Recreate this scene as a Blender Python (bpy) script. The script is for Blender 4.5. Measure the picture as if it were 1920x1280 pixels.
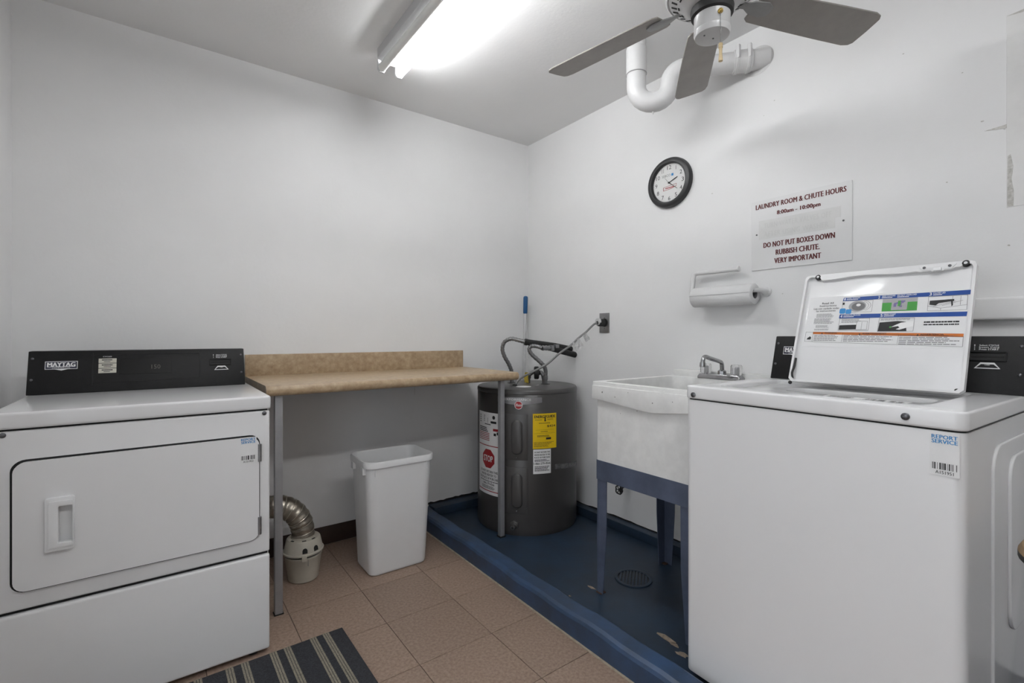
import bpy, bmesh, math, random
from mathutils import Vector, Matrix
random.seed(7)
for o in list(bpy.data.objects): bpy.data.objects.remove(o)
S = bpy.context.scene
COL = S.collection
PI = math.pi

# ------------------------------------------------------------------ camera, world, exposure
YAW = math.atan(660/897.)
cd = bpy.data.cameras.new('camera'); cam = bpy.data.objects.new('camera', cd); COL.objects.link(cam)
cam.location = (0, 0, 1.16)
cam.rotation_euler = (PI/2, 0, -YAW)
cd.sensor_width = 36.0; cd.lens = 36*897/1920.
cd.shift_y = -10/1920.
cd.clip_start = .02
S.camera = cam
SKY = 1.65                # overcast daylight outside the open doorway beside the camera
W = bpy.data.worlds.new('world'); S.world = W; W.use_nodes = True
W.node_tree.nodes['Background'].inputs[0].default_value = (.9, .95, 1, 1)
W.node_tree.nodes['Background'].inputs[1].default_value = SKY
S.view_settings.view_transform = 'Standard'; S.view_settings.look = 'None'
S.view_settings.gamma = 1; S.view_settings.use_curve_mapping = False
S.view_settings.exposure = 0.62
TUBE_POWER = 29.0        # lit tube of the fluorescent light in view
REAR_POWER = 22.0        # each tube of the fluorescent light behind the camera

# the doorway in the left wall beside the camera: portal for the daylight
DY0, DY1, DZ = .02, .88, 2.04
pl = bpy.data.lights.new('doorway_daylight', 'AREA'); pl.shape = 'RECTANGLE'; pl.size = DZ; pl.size_y = DY1-DY0; pl.cycles.is_portal = True
po = bpy.data.objects.new('doorway_daylight', pl); COL.objects.link(po)
po.location = (-.49, (DY0+DY1)/2, DZ/2); po.rotation_euler = (0, -PI/2, 0)

# room dimensions (m): camera stands at the origin
XL, XR, YB, YF, ZC = -.486, 2.185, 2.77, -2.2, 2.56

# ------------------------------------------------------------------ materials
MATS = {}
def mat(name, col, rough=.5, metal=0., nscale=0, namt=0., col2=None, bscale=0, bstr=0., spec=.5, emit=None, estr=0, trans=0, coat=0, bdist=.002, obj=False, lo=.35, hi=.65, alpha=1, detail=4):
    m = bpy.data.materials.new(name); m.use_nodes = True
    nt = m.node_tree; b = nt.nodes['Principled BSDF']; L = nt.links.new
    c = (*col, 1)
    b.inputs['Base Color'].default_value = c
    b.inputs['Roughness'].default_value = rough
    b.inputs['Metallic'].default_value = metal
    b.inputs['Specular IOR Level'].default_value = spec
    b.inputs['Transmission Weight'].default_value = trans
    b.inputs['Coat Weight'].default_value = coat
    b.inputs['Alpha'].default_value = alpha
    if emit:
        b.inputs['Emission Color'].default_value = (*emit, 1); b.inputs['Emission Strength'].default_value = estr
    if nscale or bscale:
        tc = nt.nodes.new('ShaderNodeTexCoord')
    if nscale:
        n = nt.nodes.new('ShaderNodeTexNoise'); n.inputs['Scale'].default_value = nscale; n.inputs['Detail'].default_value = detail
        n.inputs['Roughness'].default_value = .65
        L(tc.outputs['Object'], n.inputs['Vector'])
        r = nt.nodes.new('ShaderNodeValToRGB')
        c2 = col2 or tuple(x*(1-namt) for x in col)
        r.color_ramp.elements[0].position = lo; r.color_ramp.elements[1].position = hi
        r.color_ramp.elements[0].color = (*c2, 1); r.color_ramp.elements[1].color = c
        L(n.outputs['Fac'], r.inputs['Fac'])
        out = r.outputs['Color']
        if obj:
            oi = nt.nodes.new('ShaderNodeObjectInfo'); hs = nt.nodes.new('ShaderNodeHueSaturation')
            mr = nt.nodes.new('ShaderNodeMapRange'); mr.inputs['To Min'].default_value = .93; mr.inputs['To Max'].default_value = 1.06
            L(oi.outputs['Random'], mr.inputs['Value']); L(mr.outputs[0], hs.inputs['Value']); L(out, hs.inputs['Color']); out = hs.outputs['Color']
        L(out, b.inputs['Base Color'])
    if bscale:
        n2 = nt.nodes.new('ShaderNodeTexNoise'); n2.inputs['Scale'].default_value = bscale; n2.inputs['Detail'].default_value = 3
        L(tc.outputs['Object'], n2.inputs['Vector'])
        bp = nt.nodes.new('ShaderNodeBump'); bp.inputs['Strength'].default_value = bstr; bp.inputs['Distance'].default_value = bdist
        L(n2.outputs['Fac'], bp.inputs['Height']); L(bp.outputs['Normal'], b.inputs['Normal'])
    MATS[name] = m
    return m
M_wall = mat('wall_paint', (.80, .80, .80), .55, nscale=2.2, namt=.03, bscale=55, bstr=.25)
M_ceil = mat('ceiling_paint', (.84, .84, .84), .65, nscale=1.5, namt=.03, bscale=60, bstr=.3)
M_tile = mat('vinyl_tile', (.335, .245, .19), .5, nscale=90, col2=(.22, .15, .112), bscale=40, bstr=.06, obj=True, detail=6)
M_walk = mat('outside_concrete', (.35, .34, .33), .8, nscale=5, namt=.2)
M_grout = mat('tile_joint', (.05, .035, .028), .8, nscale=30, namt=.3)
M_brownbase = mat('brown_vinyl', (.045, .026, .02), .5, nscale=20, namt=.3)
M_blue = mat('blue_floor_paint', (.020, .039, .070), .45, nscale=6, col2=(.019, .030, .047), bscale=30, bstr=.15)
M_curb = mat('blue_curb_paint', (.036, .072, .15), .4, nscale=7, col2=(.030, .048, .082), bscale=30, bstr=.15)
M_steelblue = mat('blue_grey_stand_paint', (.088, .108, .165), .4, nscale=9, col2=(.062, .078, .12), bscale=40, bstr=.1)
M_chip = mat('bare_concrete', (.33, .26, .2), .8, nscale=60, namt=.4)
M_seal = mat('beige_sealant', (.42, .36, .28), .6, nscale=40, namt=.3)
M_enamel = mat('white_enamel', (.75, .75, .755), .3, nscale=1.5, namt=.02, bscale=160, bstr=.03)
M_enamel2 = mat('white_enamel_gloss', (.73, .73, .735), .14, nscale=1.5, namt=.02, bscale=4, bstr=.06, bdist=.004)
M_gap = mat('dark_gap', (.012, .012, .012), .8, nscale=30, namt=.3)
M_black = mat('black_console', (.009, .009, .0095), .45, spec=.25, nscale=60, namt=.3, bscale=400, bstr=.1)
M_blackrub = mat('black_rubber', (.012, .012, .012), .55, nscale=60, namt=.3)
M_disp = mat('display_glass', (.004, .004, .004), .35, spec=.2, nscale=60, namt=.3)
M_digit = mat('display_digits', (.10, .095, .08), .5, nscale=60, namt=.1)
M_white = mat('white_print', (.76, .76, .76), .5, nscale=30, namt=.03)
M_cream = mat('cream_label', (.55, .53, .46), .5, nscale=30, namt=.03)
M_navy = mat('navy_badge', (.012, .014, .035), .3, nscale=30, namt=.1)
M_ink = mat('black_ink', (.015, .015, .016), .6, nscale=30, namt=.1)
M_greyink = mat('grey_ink', (.16, .16, .165), .6, nscale=30, namt=.1)
M_lgrey = mat('light_grey_ink', (.36, .36, .37), .6, nscale=30, namt=.1)
M_cyan = mat('cyan_ink', (.03, .24, .55), .5, nscale=30, namt=.1)
M_bluei = mat('blue_ink', (.004, .055, .27), .4, nscale=30, namt=.1)
M_green = mat('green_ink', (.05, .30, .045), .5, nscale=30, namt=.1)
M_orange = mat('orange_ink', (.50, .13, .012), .5, nscale=30, namt=.1)
M_purple = mat('purple_ink', (.17, .14, .32), .5, nscale=30, namt=.1)
M_red = mat('red_ink', (.32, .012, .018), .5, nscale=30, namt=.1)
M_maroon = mat('maroon_paint', (.115, .014, .014), .5, nscale=30, namt=.1)
M_yellow = mat('yellow_label', (.74, .50, .008), .45, nscale=30, namt=.05)
M_olive = mat('yellow_plastic_tag', (.40, .29, .02), .45, nscale=30, namt=.2)
M_chrome = mat('chrome', (.40, .40, .41), .2, 1, nscale=30, namt=.15)
M_steel = mat('brushed_steel', (.33, .33, .34), .35, 1, nscale=30, namt=.2)
M_galv = mat('painted_steel_leg', (.34, .34, .35), .4, .35, nscale=12, namt=.12)
M_screw = mat('screw_metal', (.16, .16, .17), .35, .9, nscale=80, namt=.3)
M_lam = mat('laminate_counter', (.50, .385, .25), .35, nscale=38, col2=(.30, .205, .12), bscale=60, bstr=.03, detail=9, lo=.3, hi=.7)
M_lamedge = mat('laminate_end', (.20, .155, .11), .6, nscale=30, namt=.3)
M_wood = mat('dark_cleat_wood', (.05, .045, .042), .7, nscale=20, namt=.4)
M_plastic = mat('white_plastic', (.76, .765, .77), .38, nscale=3, namt=.05, bscale=120, bstr=.03)
M_pail = mat('cream_plastic', (.50, .47, .40), .45, nscale=8, namt=.12)
M_foil = mat('foil_duct', (.42, .38, .32), .32, .85, nscale=18, namt=.35, bscale=60, bstr=.35)
M_wire = mat('duct_wire', (.72, .68, .6), .35, .8, nscale=18, namt=.1)
M_rug = mat('charcoal_rug', (.018, .019, .023), .95, nscale=160, col2=(.036, .038, .045), bscale=260, bstr=.8, bdist=.004)
M_rugs = mat('tan_rug_stripe', (.30, .27, .21), .95, nscale=200, namt=.45, bscale=260, bstr=.8)
M_tank = mat('grey_tank_paint', (.048, .045, .044), .3, nscale=3, namt=.1, bscale=200, bstr=.03)
M_tank2 = mat('grey_tank_trim', (.062, .059, .058), .32, nscale=3, namt=.1)
M_silver = mat('silver_badge', (.30, .30, .31), .35, .6, nscale=30, namt=.1)
M_tape = mat('clear_tape', (.16, .16, .16), .15, nscale=60, namt=.5)
M_foam = mat('pipe_insulation', (.022, .022, .022), .75, nscale=40, namt=.3, bscale=90, bstr=.3)
M_hose = mat('braided_hose', (.25, .25, .255), .4, .7, nscale=220, namt=.25, bscale=300, bstr=.3)
M_cord = mat('grey_cord', (.22, .22, .22), .5, nscale=30, namt=.1)
M_tag = mat('clear_plastic_tag', (.62, .62, .62), .2, nscale=50, namt=.3)
M_brass = mat('brass', (.55, .38, .10), .3, .9, nscale=40, namt=.25)
M_wdfob = mat('pale_wood_fob', (.60, .46, .26), .45, nscale=25, namt=.2)
M_alu = mat('white_pole', (.58, .58, .59), .35, .3, nscale=15, namt=.15)
M_grip = mat('blue_grip', (.004, .085, .24), .4, nscale=20, namt=.15)
M_tub = mat('concrete_tub', (.74, .74, .73), .6, nscale=22, col2=(.68, .68, .67), bscale=40, bstr=.2)
M_speck = mat('grey_speck', (.26, .26, .25), .8, nscale=60, namt=.4)
M_acryl = mat('clear_acrylic', (.95, .95, .95), .06, nscale=30, namt=.02, trans=.9)
M_paper = mat('paper_towel', (.72, .72, .72), .95, nscale=40, namt=.03, bscale=150, bstr=.35)
M_hold = mat('white_holder_plastic', (.68, .68, .68), .35, nscale=20, namt=.03)
M_sign = mat('sign_panel', (.76, .76, .76), .35, nscale=4, namt=.03)
M_ghost = mat('painted_out_band', (.71, .71, .70), .5, nscale=25, namt=.05)
M_ghostt = mat('ghost_lettering', (.66, .66, .65), .5, nscale=25, namt=.05)
M_clockrim = mat('black_clock_rim', (.020, .020, .021), .4, nscale=50, namt=.2)
M_dial = mat('clock_dial', (.70, .70, .69), .5, nscale=30, namt=.03)
M_fan = mat('white_fan_metal', (.56, .56, .56), .3, nscale=8, namt=.06)
M_blade = mat('taupe_fan_blade', (.31, .29, .27), .45, nscale=12, namt=.12)
M_bracket = mat('grey_blade_bracket', (.26, .26, .255), .35, nscale=12, namt=.1)
M_fanin = mat('fan_dark_slot', (.03, .03, .03), .7, nscale=30, namt=.2)
M_fix = mat('white_fixture', (.62, .62, .63), .35, nscale=10, namt=.04)
M_lit = mat('lit_tube', (.9, .9, .9), .3, nscale=10, namt=.01, emit=(.985, .995, 1), estr=TUBE_POWER)
M_lit2 = mat('lit_tube_over_door', (.9, .9, .9), .3, nscale=10, namt=.01, emit=(.985, .995, 1), estr=REAR_POWER)
M_unlit = mat('unlit_tube', (.86, .87, .84), .3, nscale=10, namt=.02)
M_pipe = mat('white_painted_pipe', (.70, .70, .70), .3, nscale=10, namt=.05, bscale=60, bstr=.15)
M_patch = mat('old_patch_paint', (.77, .767, .757), .6, nscale=7, namt=.07, bscale=40, bstr=.3)
M_resid = mat('tape_residue', (.42, .41, .38), .7, nscale=90, col2=(.62, .61, .59))
M_tan = mat('tan_seat', (.30, .20, .11), .6, nscale=20, namt=.3)
M_drain = mat('drain_iron', (.012, .016, .022), .5, nscale=40, namt=.5, bscale=60, bstr=.3)
M_rust = mat('rusty_foot', (.10, .05, .03), .8, nscale=50, namt=.5)

# ------------------------------------------------------------------ geometry helpers
class Fr:                                  # flat local frame
    def __init__(s, o, u, v):
        s.o = Vector(o); s.u = Vector(u).normalized(); s.v = Vector(v).normalized(); s.n = s.u.cross(s.v)
    def P(s, a, b, c=0): return s.o + s.u*a + s.v*b + s.n*c
    flat = True
class Cyl:                                 # frame wrapped round a vertical cylinder; a = arc length from angle th0
    flat = False
    def __init__(s, cx, cy, r, th0=0): s.cx, s.cy, s.r, s.t = cx, cy, r, th0
    def P(s, a, b, c=0):
        t = s.t + a/s.r
        return Vector((s.cx + (s.r+c)*math.cos(t), s.cy + (s.r+c)*math.sin(t), b))
WF = Fr((0, 0, 0), (1, 0, 0), (0, 1, 0))
RW = Fr((XR, 0, 0), (0, -1, 0), (0, 0, 1))   # right wall: a = -y, b = z, c = out from wall

def rrect(u0, u1, v0, v1, r, k=5):
    pts = []
    for cx, cy, a0 in ((u1-r, v0+r, -PI/2), (u1-r, v1-r, 0), (u0+r, v1-r, PI/2), (u0+r, v0+r, PI)):
        for i in range(k+1):
            a = a0 + PI/2*i/k
            pts.append((cx+r*math.cos(a), cy+r*math.sin(a)))
    return pts
def circ(cx, cy, r, k=24, sy=1): return [(cx+r*math.cos(2*PI*i/k), cy+r*sy*math.sin(2*PI*i/k)) for i in range(k)]

class MB:
    def __init__(s): s.v = []; s.f = []
    def add(s, vs, fs):
        b = len(s.v); s.v += [Vector(x) for x in vs]; s.f += [tuple(i+b for i in f) for f in fs]; return s
    def fbox(s, fr, u0, u1, v0, v1, n0, n1, nu=1):
        vs = []
        for i in range(nu+1):
            u = u0+(u1-u0)*i/nu
            vs += [fr.P(u, v0, n0), fr.P(u, v1, n0), fr.P(u, v1, n1), fr.P(u, v0, n1)]
        fs = [(0, 1, 2, 3)[::-1], tuple(4*nu+i for i in (0, 1, 2, 3))]
        fs[0] = (3, 2, 1, 0)[::-1] ; fs[1] = tuple(4*nu+i for i in (3, 2, 1, 0))
        for i in range(nu):
            a, b = 4*i, 4*i+4
            for j in range(4):
                k = (j+1) % 4
                fs.append((a+j, b+j, b+k, a+k))
        return s.add(vs, fs)
    def box(s, x0, x1, y0, y1, z0, z1): return s.fbox(WF, x0, x1, y0, y1, z0, z1)
    def quad(s, fr, u0, u1, v0, v1, n=0, nu=1):
        vs = []
        for i in range(nu+1):
            u = u0+(u1-u0)*i/nu
            vs += [fr.P(u, v0, n), fr.P(u, v1, n)]
        return s.add(vs, [(2*i, 2*i+2, 2*i+3, 2*i+1) for i in range(nu)])
    def poly(s, fr, pts, n=0): return s.add([fr.P(a, b, n) for a, b in pts], [tuple(range(len(pts)))])
    def prism(s, fr, pts, n0, n1, scale_top=None):
        k = len(pts); top = scale_top or pts
        vs = [fr.P(a, b, n0) for a, b in pts] + [fr.P(a, b, n1) for a, b in top]
        fs = [tuple(range(k))[::-1], tuple(range(k, 2*k))] + [(i, (i+1) % k, k+(i+1) % k, k+i) for i in range(k)]
        return s.add(vs, fs)
    def ring(s, fr, out, inn, n0, n1):
        k = len(out)
        vs = [fr.P(a, b, n0) for a, b in out] + [fr.P(a, b, n1) for a, b in out] + [fr.P(a, b, n0) for a, b in inn] + [fr.P(a, b, n1) for a, b in inn]
        fs = []
        for i in range(k):
            j = (i+1) % k
            fs += [(i, j, k+j, k+i), (k+i, k+j, 3*k+j, 3*k+i), (2*k+j, 2*k+i, 3*k+i, 3*k+j), (j, i, 2*k+i, 2*k+j)]
        return s.add(vs, fs)
    def cols(s, fr, pts, n0, n1, nu=24):     # thin slab over a convex outline, cut into columns so that it follows a curved frame
        a = min(p[0] for p in pts); b = max(p[0] for p in pts); k = len(pts)
        def span(u):
            vv = []
            for i in range(k):
                (x0, y0), (x1, y1) = pts[i], pts[(i+1) % k]
                if abs(x1-x0) > 1e-9 and min(x0, x1)-1e-9 <= u <= max(x0, x1)+1e-9: vv.append(y0+(y1-y0)*(u-x0)/(x1-x0))
                elif abs(x1-x0) <= 1e-9 and abs(u-x0) < 1e-6: vv += [y0, y1]
            return min(vv), max(vv)
        vs = []
        for i in range(nu+1):
            u = a+(b-a)*i/nu; lo, hi = span(min(max(u, a), b)); hi = max(hi, lo+1e-5)
            vs += [fr.P(u, lo, n0), fr.P(u, hi, n0), fr.P(u, hi, n1), fr.P(u, lo, n1)]
        fs = [(0, 1, 2, 3), tuple(4*nu+i for i in (3, 2, 1, 0))]
        for i in range(nu):
            for j in range(4): fs.append((4*i+j, 4*i+4+j, 4*i+4+(j+1) % 4, 4*i+(j+1) % 4))
        return s.add(vs, fs)
    def loft(s, fr, layers, cap0=True, cap1=True):      # layers: (outline, n)
        k = len(layers[0][0]); vs = []; fs = []
        for pts, n in layers: vs += [fr.P(a, b, n) for a, b in pts]
        for l in range(len(layers)-1):
            for i in range(k):
                j = (i+1) % k
                fs.append((l*k+i, l*k+j, (l+1)*k+j, (l+1)*k+i))
        if cap0: fs.append(tuple(range(k))[::-1])
        if cap1: fs.append(tuple(range((len(layers)-1)*k, len(layers)*k)))
        return s.add(vs, fs)
    def lathe(s, prof, o=(0, 0, 0), ax=(0, 0, 1), k=32, cap=True):
        w = Vector(ax).normalized(); a = Vector((1, 0, 0)) if abs(w.x) < .9 else Vector((0, 1, 0))
        u = w.cross(a).normalized(); v = w.cross(u)
        fr = Fr(o, u, v)
        return s.loft(fr, [(circ(0, 0, max(r, 1e-5), k), z) for r, z in prof], cap, cap)
    def tube(s, pts, r, k=10, cap=True):
        pts = [Vector(p) for p in pts]; n = len(pts)
        rs = r if isinstance(r, (list, tuple)) else [r]*n
        T = [(pts[min(i+1, n-1)]-pts[max(i-1, 0)]).normalized() for i in range(n)]
        a = Vector((0, 0, 1)) if abs(T[0].z) < .9 else Vector((1, 0, 0))
        u = T[0].cross(a).normalized(); vs = []
        for i in range(n):
            u = (u - T[i]*u.dot(T[i])).normalized(); w = T[i].cross(u)
            vs += [pts[i] + (u*math.cos(2*PI*j/k) + w*math.sin(2*PI*j/k))*rs[i] for j in range(k)]
        fs = [(i*k+j, i*k+(j+1) % k, (i+1)*k+(j+1) % k, (i+1)*k+j) for i in range(n-1) for j in range(k)]
        if cap: fs += [tuple(range(k))[::-1], tuple(range((n-1)*k, n*k))]
        return s.add(vs, fs)
    def ball(s, c, r, k=16, sz=1):
        m = k//2
        return s.lathe([(r*math.sin(PI*i/m), -r*sz*math.cos(PI*i/m)) for i in range(m+1)], c, (0, 0, 1), k)
def smooth_path(pts, sub=6):
    pts = [Vector(p) for p in pts]; out = []
    for i in range(len(pts)-1):
        p0, p1, p2, p3 = pts[max(i-1, 0)], pts[i], pts[i+1], pts[min(i+2, len(pts)-1)]
        for j in range(sub):
            t = j/sub
            out.append(.5*((2*p1)+(p2-p0)*t+(2*p0-5*p1+4*p2-p3)*t*t+(3*p1-p0-3*p2+p3)*t**3))
    return out+[pts[-1]]

def root_of(o):
    while o.parent: o = o.parent
    return o
def thing(name, label, cat, loc=(0, 0, 0), rotz=0, group=None, kind=None):
    o = bpy.data.objects.new(name, None); COL.objects.link(o)
    o.empty_display_size = .05
    o.location = loc; o.rotation_euler = (0, 0, rotz)
    o['label'] = label; o['category'] = cat
    if group: o['group'] = group
    if kind: o['kind'] = kind
    return o
def build(mb, name, m, parent=None, bevel=0, seg=2, ang=40, origin=None, label=None):
    off = Vector(root_of(parent).location) if parent else Vector(origin or (0, 0, 0))
    me = bpy.data.meshes.new(name)
    me.from_pydata([tuple(v-off) for v in mb.v], [], mb.f)
    bm = bmesh.new(); bm.from_mesh(me)
    bmesh.ops.remove_doubles(bm, verts=bm.verts, dist=1e-6)
    if bm.faces and any(len(e.link_faces) == 2 for e in bm.edges): bmesh.ops.recalc_face_normals(bm, faces=bm.faces) if all(len(e.link_faces) == 2 for e in bm.edges) else None
    if bevel:
        es = [e for e in bm.edges if len(e.link_faces) == 2 and e.calc_face_angle(0) > math.radians(35)]
        bmesh.ops.bevel(bm, geom=es, offset=bevel, segments=seg, affect='EDGES', profile=.6, clamp_overlap=True)
    bm.to_mesh(me); bm.free()
    me.polygons.foreach_set('use_smooth', [True]*len(me.polygons))
    me.set_sharp_from_angle(angle=math.radians(ang))
    me.materials.append(m)
    o = bpy.data.objects.new(name, me); COL.objects.link(o)
    if parent: o.parent = parent
    else: o.location = off
    if label: o['label'] = label
    return o
def tag(o, label, cat, group=None, kind=None):
    o['label'] = label; o['category'] = cat
    if group: o['group'] = group
    if kind: o['kind'] = kind
    return o
def struct(o): o['kind'] = 'structure'; return o
_tc = {}
def text_mesh(body, bold=0, space=1):
    key = (body, bold, space)
    if key not in _tc:
        c = bpy.data.curves.new('lettering', 'FONT'); c.body = body; c.offset = bold; c.resolution_u = 2; c.space_character = space
        o = bpy.data.objects.new('lettering', c); COL.objects.link(o)
        bpy.context.view_layer.update()
        me = bpy.data.meshes.new_from_object(o.evaluated_get(bpy.context.evaluated_depsgraph_get()))
        vs = [v.co.copy() for v in me.vertices]; fs = [tuple(p.vertices) for p in me.polygons]
        bpy.data.objects.remove(o); bpy.data.curves.remove(c); bpy.data.meshes.remove(me)
        _tc[key] = (vs, fs)
    return _tc[key]
def put_text(mb, fr, body, u0, u1, v0, v1, n=.0006, bold=.012, space=1, slant=0):
    vs, fs = text_mesh(body, 0, space)
    x0 = min(v.x for v in vs); x1 = max(v.x for v in vs); y0 = min(v.y for v in vs); y1 = max(v.y for v in vs)
    d = bold*(v1-v0)*1.1                                  # heavier strokes: overlaid copies a hair apart
    for i, sh in enumerate((-d, 0, d) if bold else (0,)):
        mb.add([fr.P(u0+abs(d)+sh+(v.x-x0)/(x1-x0)*(u1-u0-2*abs(d))+slant*(v.y-y0)/(y1-y0)*(v1-v0), v0+(v.y-y0)/(y1-y0)*(v1-v0), n+i*.00006) for v in vs], fs)
    return mb
def text(fr, body, u0, u1, v0, v1, m, parent, name='lettering', n=.0006, bold=.012, space=1, slant=0):
    return build(put_text(MB(), fr, body, u0, u1, v0, v1, n, bold, space, slant), name, m, parent)
def fine_print(mb, fr, u0, u1, v0, v1, rows, n=.0006, fill=.5, nu=1, ragged=.25):
    h = (v1-v0)/rows
    for i in range(rows):
        e = u1-(u1-u0)*ragged*random.random()
        x = u0
        while x < e-.001:
            w = min((u1-u0)*random.uniform(.05, .16), e-x)
            mb.quad(fr, x, x+w*.88, v0+h*i+h*(1-fill)/2, v0+h*i+h*(1+fill)/2, n, nu)
            x += w
    return mb
def bars(mb, fr, u0, u1, v0, v1, k, n=.0006):
    w = (u1-u0)/k
    for i in range(k):
        if random.random() < .58 or i in (0, k-1): mb.quad(fr, u0+i*w, u0+i*w+w*random.choice((.6, 1)), v0, v1, n)
    return mb
def screw(fr, u, v, n, r, m, parent, name='screw'):
    mb = MB().loft(fr, [(circ(u, v, r, 14), n), (circ(u, v, r, 14), n+r*.35), (circ(u, v, r*.6, 14), n+r*.65)])
    mb.fbox(fr, u-r*.5, u+r*.5, v-r*.1, v+r*.1, n+r*.5, n+r*.72)
    return build(mb, name, m, parent)

# ------------------------------------------------------------------ the room
T = .1
floor = struct(build(MB().box(XL-T, XR+T, YF-T, YB+T, -.06, -.0035), 'floor', M_grout))
struct(build(MB().box(XL-T, XR+T, YF-T, YB+T, ZC, ZC+.08), 'ceiling', M_ceil))
wall_back = struct(build(MB().box(XL-T, XR+T, YB, YB+T, -.0035, ZC), 'wall_back', M_wall))
wall_right = struct(build(MB().box(XR, XR+T, YF-T, YB, -.0035, ZC), 'wall_right', M_wall))
struct(build(MB().box(XL-T, XL, YF-T, DY0, -.0035, ZC).box(XL-T, XL, DY1, YB, -.0035, ZC).box(XL-T, XL, DY0, DY1, DZ, ZC), 'wall_left', M_wall))
DW = Fr((XL, 0, 0), (0, 1, 0), (0, 0, 1))
struct(build(MB().fbox(DW, DY0-.06, DY0, 0, DZ+.06, 0, .015).fbox(DW, DY1, DY1+.06, 0, DZ+.06, 0, .015).fbox(DW, DY0, DY1, DZ, DZ+.06, 0, .015), 'trim_1', M_wall, bevel=.002))
struct(build(MB().box(XL-3, XL-T, -3, 4, -.06, -.02), 'floor_outside', M_walk))
struct(build(MB().box(XL, XR, YF-T, YF, -.0035, ZC), 'wall_front', M_wall))
struct(build(MB().box(XL, 1.275, YB-.006, YB, 0, .1), 'baseboard_back', M_brownbase, bevel=.002))
# floor tiles, 12 inch
TS, G = .305, .0022
tile_me = None
gx, gy = .739, 1.859
for i in range(-5, 3):
    for j in range(-14, 4):
        x0, x1, y0, y1 = gx+i*TS+G/2, gx+(i+1)*TS-G/2, gy+j*TS+G/2, gy+(j+1)*TS-G/2
        cx0, cx1, cy0, cy1 = max(x0, XL), min(x1, 1.274), max(y0, YF), min(y1, YB-.006)
        if cx1-cx0 < .01 or cy1-cy0 < .01: continue
        full = (cx0, cx1, cy0, cy1) == (x0, x1, y0, y1)
        if full and tile_me:
            t = bpy.data.objects.new('tile', tile_me); COL.objects.link(t)
        else:
            hx, hy = (cx1-cx0)/2, (cy1-cy0)/2
            t = build(MB().box(-hx, hx, -hy, hy, -.0035, 0), 'tile', M_tile, None, bevel=.0006, seg=1)
            if full: tile_me = t.data
        t.location = ((cx0+cx1)/2, (cy0+cy1)/2, random.uniform(-.0004, 0))
        t.parent = floor
# raised blue platform with curb
ZP = .035
plat = struct(build(MB().box(1.36, XR, YF, YB, -.0035, ZP), 'floor_platform', M_blue))
n_ = 60
mb = MB(); prof = [(1.277, -.003), (1.275, .072), (1.281, .083), (1.294, .09), (1.352, .09), (1.362, .085), (1.378, .03), (1.378, -.003)]
vs = []; fs = []; kp = len(prof)
for i in range(n_+1):
    y = YF+(YB-YF)*i/n_; w = .0025*math.sin(i*1.7)+.002*math.sin(i*.63+1)
    vs += [(x+(w if z > 0 else 0), y, z+(w*.5 if z > .05 else 0)) for x, z in prof]
for i in range(n_):
    for j in range(kp-1): fs.append((i*kp+j, i*kp+j+1, (i+1)*kp+j+1, (i+1)*kp+j))
build(mb.add(vs, fs), 'curb', M_curb, plat, ang=22)
build(MB().box(1.376, XR, 2.682, YB, ZP, .09), 'ledge', M_blue, plat, bevel=.006)
build(MB().box(2.128, XR, YF, 2.682, ZP, .086), 'ledge', M_blue, plat, bevel=.006)
build(MB().box(1.2685, 1.2765, YF, YB-.006, -.001, .0035), 'sealant', M_seal, plat, bevel=.001)
def blob(cx, cy, rx, ry, k=12, s=.35): return [(cx+rx*(1+s*(random.random()-.5)*2)*math.cos(2*PI*i/k), cy+ry*(1+s*(random.random()-.5)*2)*math.sin(2*PI*i/k)) for i in range(k)]
for cx, cy, rx, ry in ((1.522, 1.095, .012, .04), (1.512, 1.055, .01, .018), (1.486, 1.007, .012, .02), (1.556, 1.515, .006, .022), (1.43, 1.52, .004, .006)):
    build(MB().prism(WF, blob(cx, cy, rx, ry), ZP-.001, ZP+.0012), 'paint_chip', M_chip, plat)
# dark uneven edge where wall plaster stops above the blue ledge
for fr, a0, a1, z0 in ((Fr((0, YB, 0), (1, 0, 0), (0, 0, 1)), 1.28, XR, .094), (RW, -2.68, -.95, .084)):
    k = 40; pts = [(a0, z0-.006), (a1, z0-.006)] + [(a1-(a1-a0)*i/k, z0+.003+random.random()*.008) for i in range(k+1)]
    build(MB().prism(fr, pts, -.001, .0015), 'plaster_edge', M_gap, wall_back if fr is not RW else wall_right)

# painted-over patch, residue and scuffs on the right wall
build(MB().fbox(RW, -.295, .45, 1.572, 2.186, -.002, .0018), 'paint_patch', M_patch, wall_right, bevel=.0006, seg=1)
def smear(fr, pts, n, parent): build(MB().prism(fr, pts, 0, n), 'residue', M_resid, parent)
smear(RW, [(-.294, 1.574), (-.28, 1.574), (-.279, 1.62), (-.284, 1.66), (-.28, 1.70), (-.286, 1.74), (-.293, 1.735)], .0026, wall_right)
smear(RW, [(-.294, 2.183), (-.26, 2.178), (-.22, 2.186), (-.25, 2.187)], .0026, wall_right)
smear(RW, [(-.347, 1.834), (-.32, 1.829), (-.285, 1.826), (-.284, 1.842), (-.30, 1.838)], .0012, wall_right)
for a, b, r in ((-.352, 1.868, .004), (-.30, 1.825, .003), (-.44, 1.69, .003), (-.40, 2.05, .003), (-.56, 2.19, .003), (-1.31, 1.86, .003), (-.29, 1.45, .004), (-1.015, 2.2, .003), (-1.06, 2.15, .002), (-.98, 1.345, .003)):
    build(MB().prism(RW, blob(a, b, r, r*.6, 8), 0, .0008), 'scuff', M_resid, wall_right)
build(MB().fbox(RW, -.70, 1.33, 1.212, 1.285, 0, .030), 'wall_ledge', M_wall, wall_right, bevel=.009, seg=3)
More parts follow.
